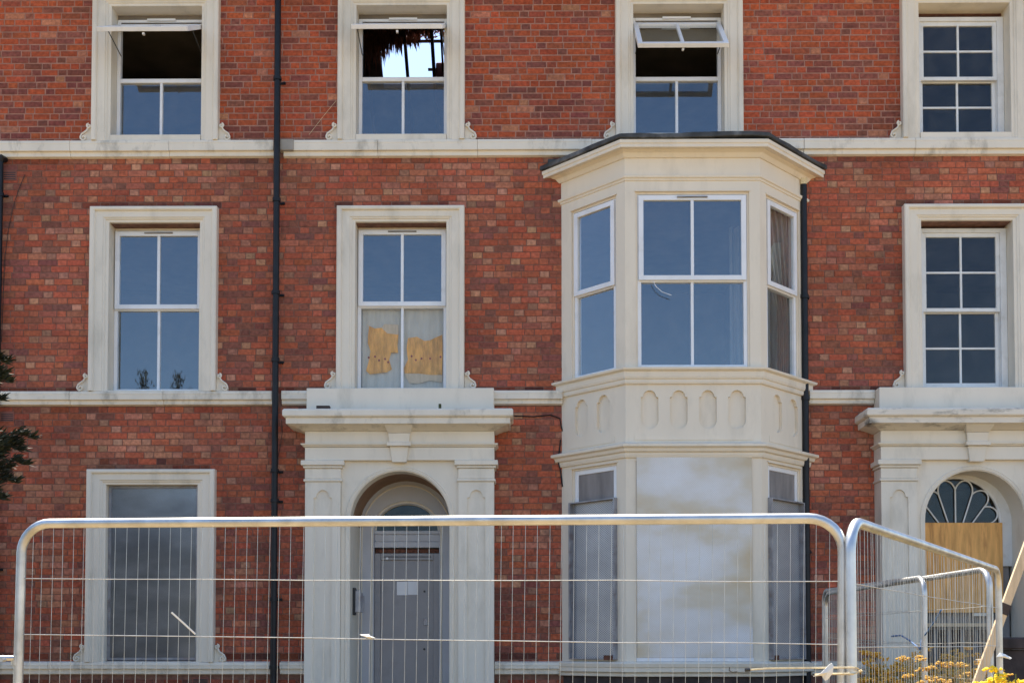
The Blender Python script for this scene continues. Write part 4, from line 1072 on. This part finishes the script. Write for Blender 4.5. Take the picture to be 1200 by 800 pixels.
def sprays(mb, base, tip, n, size, rnd, droop=.15):
    """flat feathery cypress sprays along a limb"""
    base = Vector(base); tip = Vector(tip); ax = (tip - base)
    if n > 1000:                       # pointed layered frond
        u = ax.normalized()
        for i in range(n):
            t = 1 - .75 * rnd.random() ** .8; k = (1 - t)
            p = base + ax * t + Vector((0, rnd.gauss(0, .16) * k, rnd.gauss(0, .16) * k - .03 * math.sin(t * 40)))
            d = (u + Vector((0, rnd.uniform(-.9, .9), rnd.uniform(-.55, .6)))).normalized(); ln = size * rnd.uniform(.5, 1.3)
            sd_ = d.cross(Vector((rnd.uniform(-1, 1), rnd.uniform(-1, 1), rnd.uniform(-1, 1)))).normalized() * ln * .09
            mb.add([p - sd_ * .4, p + d * ln * .5 - sd_, p + d * ln, p + d * ln * .5 + sd_], [(0, 1, 2, 3)])
        return
    for i in range(n):
        t = rnd.uniform(.25, 1.0); p = base + ax * t + Vector((rnd.gauss(0, .05), rnd.gauss(0, .09), rnd.gauss(0, .035) - droop * t * t * .2))
        d = (ax.normalized() + Vector((rnd.uniform(-.35, .35), rnd.uniform(-.8, .8), rnd.uniform(-.35, .45)))).normalized()
        ln = size * rnd.uniform(.4, 1.1); w = ln * .11
        sd_ = d.cross(Vector((rnd.uniform(-1, 1), rnd.uniform(-1, 1), rnd.uniform(-.5, 1)))).normalized() * w
        mb.add([p - sd_ * .4, p + d * ln * .5 - sd_, p + d * ln, p + d * ln * .5 + sd_], [(0, 1, 2, 3)])
def conifer(loc, h, rmax, reach, tips, tops, seed, label, nl=130, xlim=None, per=420):
    """reach: photograph pixels that limb ends touch; tops: extra leader shoots (x, y, z)"""
    rnd = random.Random(seed); root = empty('cypress_tree', loc); o = Vector(loc)
    tr = MB(); tr.tube([(0, 0, -.1), (.03, 0, h * .25), (-.02, .02, h * .55), (0, 0, h * .97)], [.17, .13, .08, .012], 8)
    fo = MB(); limbs = []
    for (px, py) in reach:
        t = P(px, py, loc[1]) - o; limbs.append((Vector((t.x - 1.3, 0, t.z - .33)), t, tips))
    for k in range(nl):
        z_ = rnd.uniform(.3, h * .97); f = z_ / h; rad = rmax * (1 if f < .45 else max(.12, 1 - (f - .45) / .57)) * rnd.uniform(.6, 1.0); a = rnd.uniform(0, 6.28)
        if xlim and rad * math.cos(a) > xlim: rad = xlim / math.cos(a)
        limbs.append((Vector((0, 0, max(.1, z_ - .3))), Vector((rad * math.cos(a), rad * math.sin(a), z_ + .1)), per))
    for t in tops: limbs.append((Vector((t[0] * .9, t[1] * .9, t[2] - .9)), Vector(t), 260))
    for b, t, n in limbs:
        tr.tube([b, b.lerp(t, .6) - Vector((0, 0, .04)), t.lerp(b, .08)], [.022, .012, .003], 5)
        sprays(fo, b, t.lerp(b, .04), n, .075 if n > 1000 else .12, rnd)
    tr.build('trunk', 'bark', root); fo.build('foliage', 'conifer', root)
    thing(root, label, 'tree')
conifer((-6.5, -4.2, 0), 5.1, 2.2, ((46, 505), (40, 536), (28, 557), (11, 576), (34, 520), (17, 416), (21, 440), (14, 430), (10, 460), (30, 512)), 1500, [], 3,
        'dark cypress tree with feathery limbs reaching in front of the brick wall', xlim=1.75)
conifer((-7.15, -8.5, 0), 6.2, 2.0, (), 0, [(-.28, 0, 6.95), (.42, .1, 6.9), (.62, 0, 6.6), (-.4, 0, 6.5)], 8,
        'taller cypress tree whose shoot tips are mirrored in the window over the steel sheet', nl=120)

# trees behind the camera, seen only as reflections; unseen hedge added to block low sky
def broadleaf(x, y, h, r, seed, label, nl=2600, twiggy=False):
    rnd = random.Random(seed); root = empty('broadleaf_tree', (x, y, 0)); tr = MB(); lf = MB()
    tr.tube([(0, 0, -.1), (.1, 0, h * .3), (0, .1, h * .65), (0, 0, h * .97)], [.2, .16, .09, .015], 8)
    for k in range(22):
        z_ = h * rnd.uniform(.3, .95); a = rnd.uniform(0, 6.28); rad = r * rnd.uniform(.5, 1.0) * (1 - .55 * max(0, (z_ / h - .55) / .45))
        t = Vector((rad * math.cos(a), rad * math.sin(a), z_ + rnd.uniform(.2, .9) * (h * .08 + .2))); b = Vector((0, 0, z_ - h * .08))
        tr.tube([b, b.lerp(t, .5) + Vector((0, 0, .15)), t], [.05, .03, .008], 5)
        for q in range(nl // 22):
            p = b.lerp(t, rnd.uniform(.3, 1.05)) + Vector((rnd.gauss(0, .3), rnd.gauss(0, .3), rnd.gauss(0, .25))) * (.4 if twiggy else 1.2)
            d = Vector((rnd.uniform(-1, 1), rnd.uniform(-1, 1), rnd.uniform(-1, 1))).normalized() * rnd.uniform(.07, .16); e = d.cross(Vector((rnd.uniform(-1, 1), rnd.uniform(-1, 1), 1))).normalized() * .06
            lf.add([p, p + d + e, p + d * 2, p + d - e], [(0, 1, 2, 3)])
    tr.build('trunk', 'bark', root); lf.build('crown', 'leaf', root)
    thing(root, label, 'tree', 'trees across the road')
def hedge(x0, x1, y, h, label, seed):
    rnd = random.Random(seed); root = empty('hedge', ((x0 + x1) / 2, y, 0)); w = (x1 - x0) / 2; st = MB(); lf = MB()
    for k in range(int(w * 2 / .7)):
        x = -w + .35 + .7 * k; st.tube([(x, 0, 0), (x + rnd.uniform(-.2, .2), rnd.uniform(-.2, .2), h * .5), (x + rnd.uniform(-.3, .3), rnd.uniform(-.3, .3), h * .9)], [.05, .035, .01], 5)
    for k in range(int(w * 2 * h * 130)):
        x = rnd.uniform(-w, w); hh = h * (.93 + .07 * math.sin(x * 1.7 + seed)); p = Vector((x, rnd.uniform(-.8, .8), rnd.uniform(.05, hh)))
        d = Vector((rnd.uniform(-1, 1), rnd.uniform(-1, 1), rnd.uniform(-1, 1))).normalized() * rnd.uniform(.07, .14); e = d.cross(Vector((rnd.uniform(-1, 1), rnd.uniform(-1, 1), 1))).normalized() * .07
        lf.add([p, p + d + e, p + d * 2, p + d - e], [(0, 1, 2, 3)])
    st.build('stems', 'bark', root); lf.build('foliage', 'leaf', root); thing(root, label, 'hedge')
hedge(-24, -5.0, -17.2, 3.6, 'tall dense hedge added behind the camera to block low sky, mirrored darkly in the steel-sheeted ground floor window', 4)
for i, (x, y, h_, r_) in enumerate(((-34, -44, 9.0, 4.5), (-23, -46, 8.2, 4.2), (-14, -45, 7.6, 4.0), (-4, -47, 7.0, 4.0), (18, -46, 8.0, 4.2), (29, -45, 9.0, 4.4))):
    broadleaf(x, y, h_, r_, 20 + i, 'leafy tree in the row across the road facing the houses', 2400)
